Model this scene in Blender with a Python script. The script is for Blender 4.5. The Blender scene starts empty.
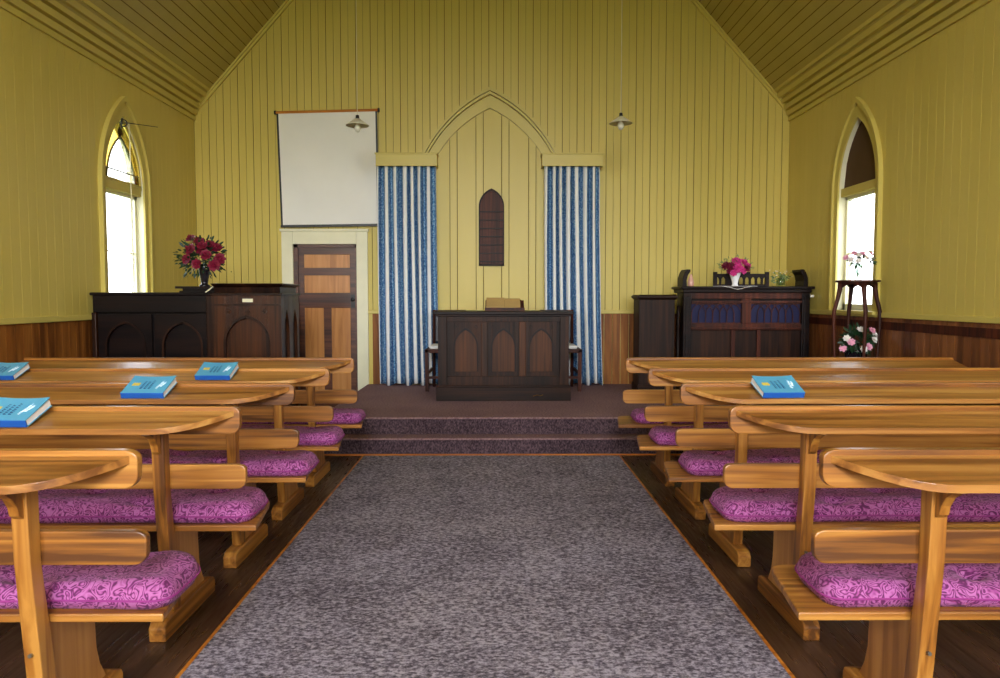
import bpy, math, random
from mathutils import Vector, Matrix
random.seed(7)
S = bpy.context.scene
C = S.collection
PI = math.pi

# ------------------------------------------------------------ camera
cam = bpy.data.cameras.new('camera')
cam.sensor_width = 36.0
cam.lens = 740.0 / 1000.0 * 36.0
cam.clip_start = 0.05
cam_o = bpy.data.objects.new('camera', cam)
C.objects.link(cam_o)
cam_o.location = (0, 0, 1.35)
cam_o.rotation_euler = (PI / 2 - math.atan(42 / 740), 0, -math.atan(4 / 740))
S.camera = cam_o

# ------------------------------------------------------------ light and exposure
W = bpy.data.worlds.new('sky')
S.world = W
W.use_nodes = True
wn, wl = W.node_tree.nodes, W.node_tree.links
wn.clear()
wo = wn.new('ShaderNodeOutputWorld')
wb = wn.new('ShaderNodeBackground')
wt = wn.new('ShaderNodeTexCoord')
ws = wn.new('ShaderNodeSeparateXYZ')
wr = wn.new('ShaderNodeValToRGB')
wm = wn.new('ShaderNodeMapRange')
wl.new(wt.outputs['Generated'], ws.inputs[0])
wl.new(ws.outputs['Z'], wm.inputs['Value'])
wm.inputs['From Min'].default_value = -1
wm.inputs['From Max'].default_value = 1
wl.new(wm.outputs[0], wr.inputs[0])
e = wr.color_ramp.elements
e[0].position = 0.0; e[0].color = (.22, .24, .16, 1)
e[1].position = 1.0; e[1].color = (.80, .90, 1.0, 1)
k = e.new(.485); k.color = (.30, .31, .24, 1)
k = e.new(.505); k.color = (1.0, 1.0, 1.0, 1)
wl.new(wr.outputs[0], wb.inputs['Color'])
wb.inputs['Strength'].default_value = 22.0
wl.new(wb.outputs[0], wo.inputs[0])

S.view_settings.view_transform = 'Standard'
S.view_settings.look = 'None'
S.view_settings.gamma = 1.0
S.view_settings.use_curve_mapping = False
S.view_settings.exposure = 1.35
S.cycles.max_bounces = 12
S.cycles.diffuse_bounces = 8
S.cycles.transparent_max_bounces = 12
S.cycles.sample_clamp_indirect = 6.0
S.cycles.caustics_reflective = False
S.cycles.caustics_refractive = False

def portal(name, loc, rot, sx, sz):
    l = bpy.data.lights.new(name, 'AREA')
    l.shape = 'RECTANGLE'; l.size = sx; l.size_y = sz
    l.cycles.is_portal = True
    o = bpy.data.objects.new(name, l)
    C.objects.link(o)
    o.location = loc; o.rotation_euler = rot
    return o

XL, XR, YB, YR = -3.57, 3.49, 8.9, -3.4
XC, HW = (XL + XR) / 2, (XR - XL) / 2
WIN_Y = (7.2, 2.7)
for wy in WIN_Y:
    portal('window_daylight', (XL - .16, wy, 2.15), (0, -PI / 2, 0), 1.95, .80)
    portal('window_daylight', (XR + .16, wy, 2.15), (0, PI / 2, 0), 1.95, .80)
portal('added_gable_daylight', (XC, YR - .16, 3.75), (PI / 2, 0, 0), 1.7, 2.3)  # unseen gable window, added to brighten the back wall
for wx in (-2.25, 2.15):
    portal('window_daylight', (wx, YR - .16, 2.15), (PI / 2, 0, 0), .9, 1.95)  # rear windows out of view, put in for more light from behind

# ------------------------------------------------------------ helpers
class MB:
    def __init__(s): s.v = []; s.f = []; s.uv = None
    def add(s, vs, fs):
        n = len(s.v); s.v += [tuple(p) for p in vs]; s.f += [tuple(i + n for i in f) for f in fs]
        return s
    def box(s, x0, x1, y0, y1, z0, z1):
        return s.add([(x0,y0,z0),(x1,y0,z0),(x1,y1,z0),(x0,y1,z0),(x0,y0,z1),(x1,y0,z1),(x1,y1,z1),(x0,y1,z1)],
                     [(0,3,2,1),(4,5,6,7),(0,1,5,4),(1,2,6,5),(2,3,7,6),(3,0,4,7)])
    def prism(s, poly, a0, a1, axis='y'):
        """poly: (p,q) pairs; axis y -> (x,z), x -> (y,z), z -> (x,y)"""
        n = len(poly)
        def m(p, q, a):
            return (p, a, q) if axis == 'y' else ((a, p, q) if axis == 'x' else (p, q, a))
        vs = [m(p, q, a0) for p, q in poly] + [m(p, q, a1) for p, q in poly]
        fs = [tuple(range(n)), tuple(range(2 * n - 1, n - 1, -1))]
        fs += [(i, i + n, (i + 1) % n + n, (i + 1) % n) for i in range(n)]
        return s.add(vs, fs)
    def tube(s, pts, r, seg=8, cap=True):
        pts = [Vector(p) for p in pts]; n = len(pts)
        rs = r if isinstance(r, (list, tuple)) else [r] * n
        vs, fs = [], []
        up = Vector((0, 0, 1)); prev = None
        for i, p in enumerate(pts):
            t = (pts[min(i + 1, n - 1)] - pts[max(i - 1, 0)]).normalized()
            if prev is None:
                a = t.cross(up)
                if a.length < .1: a = t.cross(Vector((1, 0, 0)))
            else:
                a = prev - t * prev.dot(t)
            a.normalize(); prev = a; b = t.cross(a)
            for k in range(seg):
                g = 2 * PI * k / seg
                vs.append(p + (a * math.cos(g) + b * math.sin(g)) * rs[i])
        for i in range(n - 1):
            for k in range(seg):
                k2 = (k + 1) % seg
                fs.append((i*seg+k, i*seg+k2, (i+1)*seg+k2, (i+1)*seg+k))
        if cap:
            fs.append(tuple(range(seg - 1, -1, -1))); fs.append(tuple((n-1)*seg + k for k in range(seg)))
        return s.add(vs, fs)
    def lathe(s, prof, c=(0, 0, 0), seg=20, closed=True):
        vs, fs = [], []; n = len(prof)
        for r, z in prof:
            for k in range(seg):
                g = 2 * PI * k / seg
                vs.append((c[0] + r * math.cos(g), c[1] + r * math.sin(g), c[2] + z))
        for i in range(n - 1):
            for k in range(seg):
                k2 = (k + 1) % seg
                fs.append((i*seg+k, i*seg+k2, (i+1)*seg+k2, (i+1)*seg+k))
        if closed:
            fs.append(tuple(range(seg - 1, -1, -1))); fs.append(tuple((n-1)*seg + k for k in range(seg)))
        return s.add(vs, fs)
    def xf(s, mat, start=0):
        for i in range(start, len(s.v)): s.v[i] = tuple(mat @ Vector(s.v[i]))
        return s
    def build(s, name, mat, parent=None, bevel=0.0, smooth=False, loc=None, kind=None):
        me = bpy.data.meshes.new(name)
        me.from_pydata(s.v, [], s.f); me.validate(); me.update()
        import bmesh
        bm = bmesh.new(); bm.from_mesh(me); bmesh.ops.recalc_face_normals(bm, faces=bm.faces); bm.to_mesh(me); bm.free()
        if s.uv:
            ul = me.uv_layers.new(name='UVMap')
            for lp in me.loops: ul.data[lp.index].uv = s.uv[lp.vertex_index]
        o = bpy.data.objects.new(name, me); C.objects.link(o)
        me.materials.append(mat)
        if smooth:
            for p in me.polygons: p.use_smooth = True
        if bevel:
            b = o.modifiers.new('bevel', 'BEVEL'); b.width = bevel; b.segments = 2
            b.limit_method = 'ANGLE'; b.angle_limit = math.radians(40)
        if parent: o.parent = parent
        if loc: o.location = loc
        if kind: o['kind'] = kind
        return o

def tag(o, label, cat, group=None):
    o['label'] = label; o['category'] = cat
    if group: o['group'] = group
    return o
def thing(name, label, cat, loc=(0, 0, 0), group=None, rz=0):
    o = bpy.data.objects.new(name, None); C.objects.link(o)
    o.empty_display_size = .1
    o.location = loc; o.rotation_euler = (0, 0, rz)
    return tag(o, label, cat, group)
def struct(o):
    o['kind'] = 'structure'; return o
def copy_tree(o, parent=None):
    c = o.copy(); C.objects.link(c); c.parent = parent
    for ch in list(o.children): copy_tree(ch, c)
    return c

def arch(cx, w, zs, za, n=10):
    """pointed arch from left spring to right spring"""
    h = za - zs; R = (h * h + w * w) / (2 * w)
    out = []
    for i in range(n + 1):
        # angle around centre at (w-R)
        a1 = math.asin(min(1, h / R)); a = a1 * i / n
        u = R * math.cos(a) + w - R; z = zs + R * math.sin(a)
        out.append((u, z))
    left = [(cx - u, z) for u, z in out]
    right = [(cx + u, z) for u, z in reversed(out[:-1])]
    return left + right
def arch_z(u, w, zs, za):
    h = za - zs; R = (h * h + w * w) / (2 * w)
    return zs + math.sqrt(max(0, R * R - (abs(u) + R - w) ** 2))
def arch_band(m, cx, w, zs, za, t, zb, a0, a1, axis='y', n=10):
    """moulding of width t around an arch; legs run down to zb"""
    A = arch(cx, w, zs, za, n)
    hh = (za - zs) * (w + t) / w
    B = arch(cx, w + t, zs, zs + hh + 0.0, n)
    k = len(A)
    def mp(p, q, a): return (p, a, q) if axis == 'y' else ((a, p, q) if axis == 'x' else (p, q, a))
    A = [(cx - w, zb)] + A + [(cx + w, zb)]; B = [(cx - w - t, zb)] + B + [(cx + w + t, zb)]
    k = len(A)
    vs = [mp(*p, a0) for p in A] + [mp(*p, a0) for p in B] + [mp(*p, a1) for p in A] + [mp(*p, a1) for p in B]
    fs = []
    for i in range(k - 1):
        fs += [(i, i+1, k+i+1, k+i), (2*k+i, 3*k+i, 3*k+i+1, 2*k+i+1), (i, 2*k+i, 2*k+i+1, i+1), (k+i, k+i+1, 3*k+i+1, 3*k+i)]
    fs += [(0, k, 3*k, 2*k), (k-1, 3*k-1, 4*k-1, 2*k-1)]
    m.add(vs, fs)
def plate_arch(m, x0, x1, z0, z1, cx, w, zs, za, zb, a0, a1, axis='y'):
    """plate with an arched opening"""
    def bx(p0, p1, q0, q1):
        if p1 - p0 < 1e-4 or q1 - q0 < 1e-4: return
        m.prism([(p0, q0), (p1, q0), (p1, q1), (p0, q1)], a0, a1, axis)
    bx(x0, cx - w, z0, z1); bx(cx + w, x1, z0, z1); bx(cx - w, cx + w, z0, zb)
    A = arch(cx, w, zs, za)
    for (p, q), (p2, q2) in zip(A, A[1:]):
        m.prism([(p, q), (p2, q2), (p2, z1), (p, z1)], a0, a1, axis)

# ------------------------------------------------------------ materials
def hexc(r, g, b):
    def f(c):
        c /= 255.0
        return c / 12.92 if c <= .04045 else ((c + .055) / 1.055) ** 2.4
    return (f(r), f(g), f(b), 1)
def base(name, rough=.5, spec=.5):
    m = bpy.data.materials.new(name); m.use_nodes = True
    n = m.node_tree.nodes; b = n['Principled BSDF']
    b.inputs['Roughness'].default_value = rough
    b.inputs['Specular IOR Level'].default_value = spec
    return m, n, m.node_tree.links, b
def coords(n, l, scale, kind='Object', jitter=True):
    t = n.new('ShaderNodeTexCoord'); mp = n.new('ShaderNodeMapping')
    l.new(t.outputs[kind], mp.inputs['Vector'])
    mp.inputs['Scale'].default_value = scale
    if jitter:
        oi = n.new('ShaderNodeObjectInfo'); mu = n.new('ShaderNodeMath'); mu.operation = 'MULTIPLY'
        mu.inputs[1].default_value = 13.0
        l.new(oi.outputs['Random'], mu.inputs[0]); l.new(mu.outputs[0], mp.inputs['Location'])
    return mp
def ramp(n, l, src, stops):
    r = n.new('ShaderNodeValToRGB'); l.new(src, r.inputs[0])
    el = r.color_ramp.elements
    el[0].position, el[0].color = stops[0]; el[1].position, el[1].color = stops[-1]
    for p, c in stops[1:-1]:
        q = el.new(p); q.color = c
    return r
def plain(name, col, rough=.5, spec=.5, var=.08, scale=6, metallic=0, jitter=True):
    m, n, l, b = base(name, rough, spec)
    mp = coords(n, l, (scale,) * 3, jitter=jitter)
    no = n.new('ShaderNodeTexNoise'); no.inputs['Scale'].default_value = 1; no.inputs['Detail'].default_value = 4
    l.new(mp.outputs[0], no.inputs[0])
    lo = tuple(c * (1 - var) for c in col[:3]) + (1,); hi = tuple(min(1, c * (1 + var)) for c in col[:3]) + (1,)
    r = ramp(n, l, no.outputs['Fac'], [(.3, lo), (.7, hi)])
    l.new(r.outputs[0], b.inputs['Base Color']); b.inputs['Metallic'].default_value = metallic
    return m
def wood(name, dark, mid, light, along='x', rough=.35, coat=0.0, fine=34, spec=.5):
    m, n, l, b = base(name, rough, spec)
    lo, hi = 1.2, fine
    sc = {'x': (lo, hi, hi), 'y': (hi, lo, hi), 'z': (hi, hi, lo)}[along]
    mp = coords(n, l, sc)
    no = n.new('ShaderNodeTexNoise'); no.inputs['Scale'].default_value = 1; no.inputs['Detail'].default_value = 5
    no.inputs['Distortion'].default_value = .6
    l.new(mp.outputs[0], no.inputs[0])
    mp2 = coords(n, l, tuple(q * .16 for q in sc))
    n2 = n.new('ShaderNodeTexNoise'); n2.inputs['Scale'].default_value = 1; n2.inputs['Detail'].default_value = 3
    l.new(mp2.outputs[0], n2.inputs[0])
    mx = n.new('ShaderNodeMath'); mx.operation = 'MULTIPLY_ADD'
    l.new(n2.outputs['Fac'], mx.inputs[0]); mx.inputs[1].default_value = .5
    ml = n.new('ShaderNodeMath'); ml.operation = 'MULTIPLY'; ml.inputs[1].default_value = .65
    l.new(no.outputs['Fac'], ml.inputs[0]); l.new(ml.outputs[0], mx.inputs[2])
    r = ramp(n, l, mx.outputs[0], [(.44, dark), (.57, mid), (.72, light)])
    l.new(r.outputs[0], b.inputs['Base Color'])
    bp = n.new('ShaderNodeBump'); bp.inputs['Strength'].default_value = .12; bp.inputs['Distance'].default_value = .002
    l.new(no.outputs['Fac'], bp.inputs['Height']); l.new(bp.outputs[0], b.inputs['Normal'])
    b.inputs['Coat Weight'].default_value = coat; b.inputs['Coat Roughness'].default_value = .18
    return m

WD, WM_, WL_ = hexc(88, 50, 18), hexc(148, 92, 32), hexc(184, 128, 56)
M = {}
for ax in 'xyz':
    M['pew_' + ax] = wood('honey_varnished_pine_' + ax, WD, WM_, WL_, ax, .40, .2)
M['shelf'] = wood('worn_varnished_pine', hexc(106, 62, 24), hexc(154, 100, 44), hexc(186, 136, 70), 'x', .38, .25, 26)
M['panel_z'] = wood('pale_pine', hexc(134, 84, 36), hexc(160, 106, 50), hexc(178, 126, 66), 'z', .45, .1, 22)
M['dark_x'] = wood('dark_oak_x', hexc(22, 11, 7), hexc(38, 20, 12), hexc(60, 33, 18), 'x', .5, 0, 34, .18)
M['dark_z'] = wood('dark_oak_z', hexc(22, 11, 7), hexc(38, 20, 12), hexc(60, 33, 18), 'z', .5, 0, 34, .18)
M['oak_panel'] = wood('brown_oak_panel', hexc(38, 20, 9), hexc(64, 35, 16), hexc(90, 50, 23), 'z', .5, 0, 34, .2)
M['black_wood'] = wood('ebonised_wood', hexc(14, 9, 10), hexc(24, 14, 13), hexc(38, 22, 18), 'x', .45, 0, 34, .16)
M['gloss_oak'] = wood('polished_brown_oak', hexc(34, 18, 9), hexc(56, 30, 15), hexc(78, 43, 21), 'z', .28, 0, 34, .22)
M['gloss_dark'] = wood('polished_dark_oak', hexc(20, 10, 7), hexc(36, 19, 12), hexc(54, 30, 17), 'z', .28, 0, 34, .2)
M['gloss_black'] = wood('polished_black_wood', hexc(10, 7, 8), hexc(18, 11, 11), hexc(30, 18, 15), 'x', .32, 0, 34, .16)
M['mahog'] = wood('mahogany', hexc(40, 18, 12), hexc(62, 28, 18), hexc(88, 42, 26), 'z', .5, 0, 34, .2)
M['door_dark'] = wood('stained_door_rail', hexc(58, 28, 16), hexc(84, 44, 26), hexc(104, 60, 36), 'x', .4, .2)
M['door_light'] = wood('varnished_kauri_panel', hexc(164, 104, 48), hexc(190, 128, 66), hexc(204, 146, 84), 'z', .38, .2, 18)
M['black'] = plain('black_paint', hexc(20, 20, 22), .4)
M['white_paint'] = plain('cream_gloss_paint', hexc(226, 222, 190), .4, var=.04)
M['white_cloth'] = plain('white_linen', hexc(232, 230, 225), .9, .2, .04)
M['porcelain'] = plain('white_porcelain', hexc(238, 238, 240), .15, .6, .02)
M['pages'] = plain('book_paper', hexc(242, 240, 242), .9, .1, .03, 300)
M['blue_cover'] = plain('sky_blue_book_cover', hexc(84, 160, 196), .35, .5, .06)
M['blue_spine'] = plain('deep_blue_book_spine', hexc(34, 88, 170), .35, .5, .06)
M['yellow_print'] = plain('yellow_print', hexc(226, 196, 70), .4)
M['navy_print'] = plain('navy_print', hexc(22, 70, 120), .4)
M['white_print'] = plain('white_print', hexc(214, 232, 240), .4)
M['orange_wood'] = wood('orange_roller_wood', hexc(150, 84, 24), hexc(190, 112, 34), hexc(206, 134, 54), 'x')
M['brass'] = plain('brass', hexc(190, 150, 70), .35, metallic=1)
M['steel'] = plain('dull_steel', hexc(120, 118, 112), .4, metallic=1)
M['screen'] = plain('projection_cloth', hexc(240, 238, 232), .85, .2, .02, 3)
M['cord'] = plain('pale_cord', hexc(222, 214, 180), .8)
M['leather'] = plain('dark_leather', hexc(28, 30, 42), .35)
M['leaf'] = plain('dark_green_leaf', hexc(30, 62, 34), .5, var=.35, scale=30)
M['leaf_pale'] = plain('pale_green_leaf', hexc(120, 140, 84), .5, var=.3, scale=30)
M['crimson'] = plain('crimson_petal', hexc(128, 16, 50), .6, var=.35, scale=40)
M['magenta'] = plain('magenta_petal', hexc(206, 56, 136), .6, var=.25, scale=40)
M['maroon'] = plain('maroon_petal', hexc(112, 14, 50), .6, var=.25, scale=40)
M['pink'] = plain('pink_petal', hexc(232, 170, 196), .6, var=.2, scale=40)
M['white_petal'] = plain('white_petal', hexc(240, 236, 232), .6, var=.06, scale=40)
M['pink_glaze'] = plain('pink_glaze', hexc(222, 170, 150), .3)
M['dark_vase'] = plain('black_glazed_vase', hexc(22, 18, 26), .2)

def glass(name, tint=(1, 1, 1, 1), refl=.05):
    m = bpy.data.materials.new(name); m.use_nodes = True
    n, l = m.node_tree.nodes, m.node_tree.links
    n.remove(n['Principled BSDF'])
    t = n.new('ShaderNodeBsdfTransparent'); t.inputs[0].default_value = tint
    g = n.new('ShaderNodeBsdfGlossy'); g.inputs['Roughness'].default_value = .03
    mx = n.new('ShaderNodeMixShader')
    mx.inputs[0].default_value = refl; l.new(t.outputs[0], mx.inputs[1]); l.new(g.outputs[0], mx.inputs[2])
    l.new(mx.outputs[0], n['Material Output'].inputs[0])
    return m
M['glass'] = glass('frosted_window_glass', (.36, .36, .37, 1))
M['red_glass'] = glass('ruby_glass', (.17, .01, .03, 1))
M['amber_glass'] = glass('amber_glass', (.23, .19, .085, 1))
M['vase_glass'] = glass('vase_glass', (.82, .88, .84, 1))
M['lamp_glass'] = glass('lamp_glass', (.70, .66, .50, 1))

def paint(name, axis, col_a, col_b, rough=.42):
    """tongue-and-groove paint; slow tone drift from board to board and a little grime"""
    m, n, l, b = base(name, rough, .35)
    mp = coords(n, l, (3, 3, .5), jitter=False)
    no = n.new('ShaderNodeTexNoise'); no.inputs['Scale'].default_value = 1; no.inputs['Detail'].default_value = 5
    l.new(mp.outputs[0], no.inputs[0])
    r = ramp(n, l, no.outputs['Fac'], [(.3, col_a), (.7, col_b)])
    l.new(r.outputs[0], b.inputs['Base Color'])
    return m
WALL_A, WALL_B = hexc(202, 182, 90), hexc(210, 190, 100)
M['wall'] = paint('yellow_board_paint', 'x', WALL_A, WALL_B)
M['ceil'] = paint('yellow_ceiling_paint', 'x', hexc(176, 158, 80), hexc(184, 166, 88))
M['trim'] = plain('yellow_trim_paint', hexc(204, 186, 96), .4, .4, .03, 3, jitter=False)
M['groove'] = plain('groove_dirt_shade', hexc(112, 92, 34), .8, .2, .1, 3, jitter=False)  # shade of the gaps and dirt painted together as one backing colour
M['wainscot'] = wood('wainscot_boards', hexc(92, 50, 16), hexc(138, 82, 30), hexc(166, 108, 46), 'z', .5, 0, 12, .25)
M['wainscot_dark'] = wood('wainscot_boards_dark', hexc(84, 46, 22), hexc(122, 72, 36), hexc(150, 94, 50), 'z', .38, .2, 12)

def floor_mat():
    m, n, l, b = base('dark_stained_floorboards', .38, .5)
    mp = coords(n, l, (9, .6, 1), jitter=False)
    br = n.new('ShaderNodeTexNoise'); br.inputs['Scale'].default_value = 1; br.inputs['Detail'].default_value = 6
    l.new(mp.outputs[0], br.inputs[0])
    r = ramp(n, l, br.outputs['Fac'], [(.3, hexc(44, 28, 18)), (.7, hexc(84, 56, 38))])
    l.new(r.outputs[0], b.inputs['Base Color'])
    mp2 = coords(n, l, (60, 4, 1), jitter=False)
    n2 = n.new('ShaderNodeTexNoise'); n2.inputs['Scale'].default_value = 1
    l.new(mp2.outputs[0], n2.inputs[0])
    r2 = ramp(n, l, n2.outputs['Fac'], [(.3, (.22, .22, .22, 1)), (.8, (.6, .6, .6, 1))])
    l.new(r2.outputs[0], b.inputs['Roughness'])
    return m
M['floor'] = floor_mat()
def carpet(name, a, bb, c, sx, sy, sz, detail=6):
    m, n, l, b = base(name, .95, .15)
    mp = coords(n, l, (sx, sy, sz), jitter=False)
    no = n.new('ShaderNodeTexNoise'); no.inputs['Scale'].default_value = 1; no.inputs['Detail'].default_value = detail
    no.inputs['Roughness'].default_value = .62
    l.new(mp.outputs[0], no.inputs[0])
    mp2 = coords(n, l, (2.2, 2.2, 2.2), jitter=False)
    n2 = n.new('ShaderNodeTexNoise'); n2.inputs['Scale'].default_value = 1; n2.inputs['Detail'].default_value = 3
    l.new(mp2.outputs[0], n2.inputs[0])
    ad = n.new('ShaderNodeMath'); ad.operation = 'MULTIPLY_ADD'; ad.inputs[1].default_value = .14
    l.new(n2.outputs['Fac'], ad.inputs[0])
    mu = n.new('ShaderNodeMath'); mu.operation = 'MULTIPLY'; mu.inputs[1].default_value = .89
    l.new(no.outputs['Fac'], mu.inputs[0]); l.new(mu.outputs[0], ad.inputs[2])
    r = ramp(n, l, ad.outputs[0], [(.40, a), (.50, bb), (.62, c)])
    l.new(r.outputs[0], b.inputs['Base Color'])
    bp = n.new('ShaderNodeBump'); bp.inputs['Strength'].default_value = .5; bp.inputs['Distance'].default_value = .006
    l.new(no.outputs['Fac'], bp.inputs['Height']); l.new(bp.outputs[0], b.inputs['Normal'])
    return m
M['runner'] = carpet('mottled_grey_runner', hexc(68, 60, 68), hexc(114, 104, 114), hexc(170, 160, 171), 55, 75, 55)
M['plat_carpet'] = carpet('plum_brown_carpet', hexc(108, 80, 84), hexc(132, 102, 104), hexc(154, 124, 122), 60, 60, 60)

def cushion_mat():
    m, n, l, b = base('pink_swirl_brocade', .75, .3)
    mp = coords(n, l, (16, 16, 16))
    no = n.new('ShaderNodeTexNoise'); no.inputs['Scale'].default_value = 1.6; no.inputs['Detail'].default_value = .6
    no.inputs['Distortion'].default_value = 1.4
    l.new(mp.outputs[0], no.inputs[0])
    mu = n.new('ShaderNodeMath'); mu.operation = 'MULTIPLY'; mu.inputs[1].default_value = 34.0
    l.new(no.outputs['Fac'], mu.inputs[0])
    si = n.new('ShaderNodeMath'); si.operation = 'SINE'; l.new(mu.outputs[0], si.inputs[0])
    mr = n.new('ShaderNodeMapRange'); mr.inputs['From Min'].default_value = -1; l.new(si.outputs[0], mr.inputs['Value'])
    r = ramp(n, l, mr.outputs[0], [(.04, hexc(92, 28, 78)), (.32, hexc(142, 60, 122)), (1.0, hexc(172, 98, 154))])
    l.new(r.outputs[0], b.inputs['Base Color'])
    b.inputs['Sheen Weight'].default_value = .04
    bp = n.new('ShaderNodeBump'); bp.inputs['Strength'].default_value = .25; bp.inputs['Distance'].default_value = .004
    l.new(mr.outputs[0], bp.inputs['Height']); l.new(bp.outputs[0], b.inputs['Normal'])
    return m
M['cushion'] = cushion_mat()
M['piping'] = plain('magenta_piping', hexc(140, 44, 118), .8)

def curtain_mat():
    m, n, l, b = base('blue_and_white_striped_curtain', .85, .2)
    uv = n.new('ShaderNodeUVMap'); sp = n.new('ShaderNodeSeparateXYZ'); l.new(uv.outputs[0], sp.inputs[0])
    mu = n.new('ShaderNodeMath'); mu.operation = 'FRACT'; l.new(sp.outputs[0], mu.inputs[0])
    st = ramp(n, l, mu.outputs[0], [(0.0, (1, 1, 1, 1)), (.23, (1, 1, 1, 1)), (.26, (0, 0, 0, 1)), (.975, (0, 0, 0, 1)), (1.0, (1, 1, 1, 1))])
    nv = ramp(n, l, mu.outputs[0], [(0.0, (1, 1, 1, 1)), (.38, (.48, .52, .66, 1)), (.44, (.48, .52, .66, 1)), (.48, (1, 1, 1, 1)), (.80, (1, 1, 1, 1)), (.84, (.60, .64, .78, 1)), (.90, (.60, .64, .78, 1)), (.93, (1, 1, 1, 1)), (1.0, (1, 1, 1, 1))])  # navy bands in the stripes also paint in the shade of the folds
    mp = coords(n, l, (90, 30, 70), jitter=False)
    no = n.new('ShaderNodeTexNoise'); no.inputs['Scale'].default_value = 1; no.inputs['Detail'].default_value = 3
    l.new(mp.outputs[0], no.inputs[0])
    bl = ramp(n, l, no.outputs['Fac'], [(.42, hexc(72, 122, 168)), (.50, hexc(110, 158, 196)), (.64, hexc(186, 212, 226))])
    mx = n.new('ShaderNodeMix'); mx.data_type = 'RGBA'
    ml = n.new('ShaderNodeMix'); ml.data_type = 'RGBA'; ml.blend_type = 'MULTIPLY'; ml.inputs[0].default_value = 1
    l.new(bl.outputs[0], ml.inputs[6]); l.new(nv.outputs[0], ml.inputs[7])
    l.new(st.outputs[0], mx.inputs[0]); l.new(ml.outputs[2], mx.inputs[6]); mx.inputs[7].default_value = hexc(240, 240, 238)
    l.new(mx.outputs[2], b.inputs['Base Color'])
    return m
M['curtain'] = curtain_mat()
M['blue_cloth'] = plain('blue_backing_cloth', hexc(12, 16, 60), .8)

# ------------------------------------------------------------ room shell
SLOPE, ZC, ZTOP = 1.12, 3.55, 5.45
def gable(x): return min(ZTOP, ZC + SLOPE * max(0, HW - abs(x - XC)))

def board_wall(name, t0, t1, mp, ztop, zlow, openings, pitch, mat, gaps=(.0075, .004)):
    """boards with real open joints; openings: (ta, tb, z0, zfun) ; zfun(t) gives its top"""
    n = max(1, round((t1 - t0) / pitch)); p = (t1 - t0) / n
    fr, bk, lin = MB(), MB(), MB()
    def pieces(a, b):
        mid = (a + b) / 2
        out = []; la = lb = zlow
        for oa, ob, z0, zf in sorted(openings, key=lambda q: q[2]):
            if oa <= mid <= ob:
                if z0 > la: out.append((la, lb, z0, z0))
                la, lb = zf(a), zf(b)
        out.append((la, lb, ztop(a), ztop(b)))
        return out
    cuts = set()
    for oa, ob, z0, zf in openings:
        for i in range(17): cuts.add(oa + (ob - oa) * i / 16)
    for i in range(n):
        g0, g1 = gaps[i % 2] / 2, gaps[(i + 1) % 2] / 2
        a, b = t0 + i * p + g0, t0 + (i + 1) * p - g1
        cs = [a] + sorted(c for c in cuts if a + 1e-4 < c < b - 1e-4) + [b]
        for q, (c, d) in enumerate(zip(cs, cs[1:])):
            for za, zb, zc, zd in pieces(c, d):
                vs = [mp(c, 0, za), mp(d, 0, zb), mp(d, 0, zd), mp(c, 0, zc)]
                fr.add(vs, [(0, 1, 2, 3)])
                if q == 0: fr.add([mp(c, 0, za), mp(c, 0, zc), mp(c, .010, zc), mp(c, .010, za)], [(0, 1, 2, 3)])
                if q == len(cs) - 2: fr.add([mp(d, 0, zb), mp(d, 0, zd), mp(d, .010, zd), mp(d, .010, zb)], [(0, 1, 2, 3)])
    cs = sorted(cuts | {t0 - .15, t1 + .15, (t0 + t1) / 2} | {t0 + (t1 - t0) * i / 8 for i in range(9)} |
                ({XC - HW + (ZTOP - ZC) / SLOPE, XC + HW - (ZTOP - ZC) / SLOPE} if ztop is gable else set()))
    for c, d in zip(cs, cs[1:]):
        for za, zb, zc, zd in pieces(c, d):
            for dep in (.010, .15):
                bk.add([mp(c, dep, za), mp(d, dep, zb), mp(d, dep, zd), mp(c, dep, zc)], [(0, 1, 2, 3)])
    for oa, ob, z0, zf in openings:              # reveals
        pts = [(oa, z0), (oa, zf(oa))] + [(oa + (ob - oa) * i / 16, zf(oa + (ob - oa) * i / 16)) for i in range(17)] + [(ob, z0)]
        for (a, za), (b, zb) in zip(pts, pts[1:] + pts[:1]):
            if abs(a - b) + abs(za - zb) < 1e-6: continue
            lin.add([mp(a, 0, za), mp(b, 0, zb), mp(b, .15, zb), mp(a, .15, za)], [(0, 1, 2, 3)])
    o = fr.build(name, mat, kind='structure')
    bk.build('wall_backing', M['groove'], o)
    if openings: lin.build('opening_lining', M['white_paint'], o)
    return o

WH, ZSP, ZAP, ZSILL = .385, 2.42, 3.09, 1.22      # window half width, spring, apex, sill
def wopen(wy):
    return (wy - WH, wy + WH, ZSILL, lambda t, wy=wy: arch_z(min(abs(t - wy), WH), WH, ZSP, ZAP))
DX0, DX1, DZ = -2.42, -1.665, 1.98
side_top = lambda t: 3.62
board_wall('wall_back', XL, XR, lambda t, d, z: (t, YB + d, z), gable, 0.0, [(DX0, DX1, 0.0, lambda t: DZ)], .0872, M['wall'])
board_wall('wall_left', YR, YB, lambda t, d, z: (XL - d, t, z), side_top, 0.0, [wopen(w) for w in WIN_Y], .11, M['wall'], (.004, .003))
board_wall('wall_right', YR, YB, lambda t, d, z: (XR + d, t, z), side_top, 0.0, [wopen(w) for w in WIN_Y], .11, M['wall'], (.004, .003))
board_wall('wall_rear', XL, XR, lambda t, d, z: (t, YR - d, z), gable, 0.0, [wopen(-2.25), wopen(2.15), (XC - .85, XC + .85, 2.6, lambda t: arch_z(min(abs(t - XC), .85), .85, 3.7, 4.9))], .0872, M['wall'])  # unseen rear and gable openings, added to let in light

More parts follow.
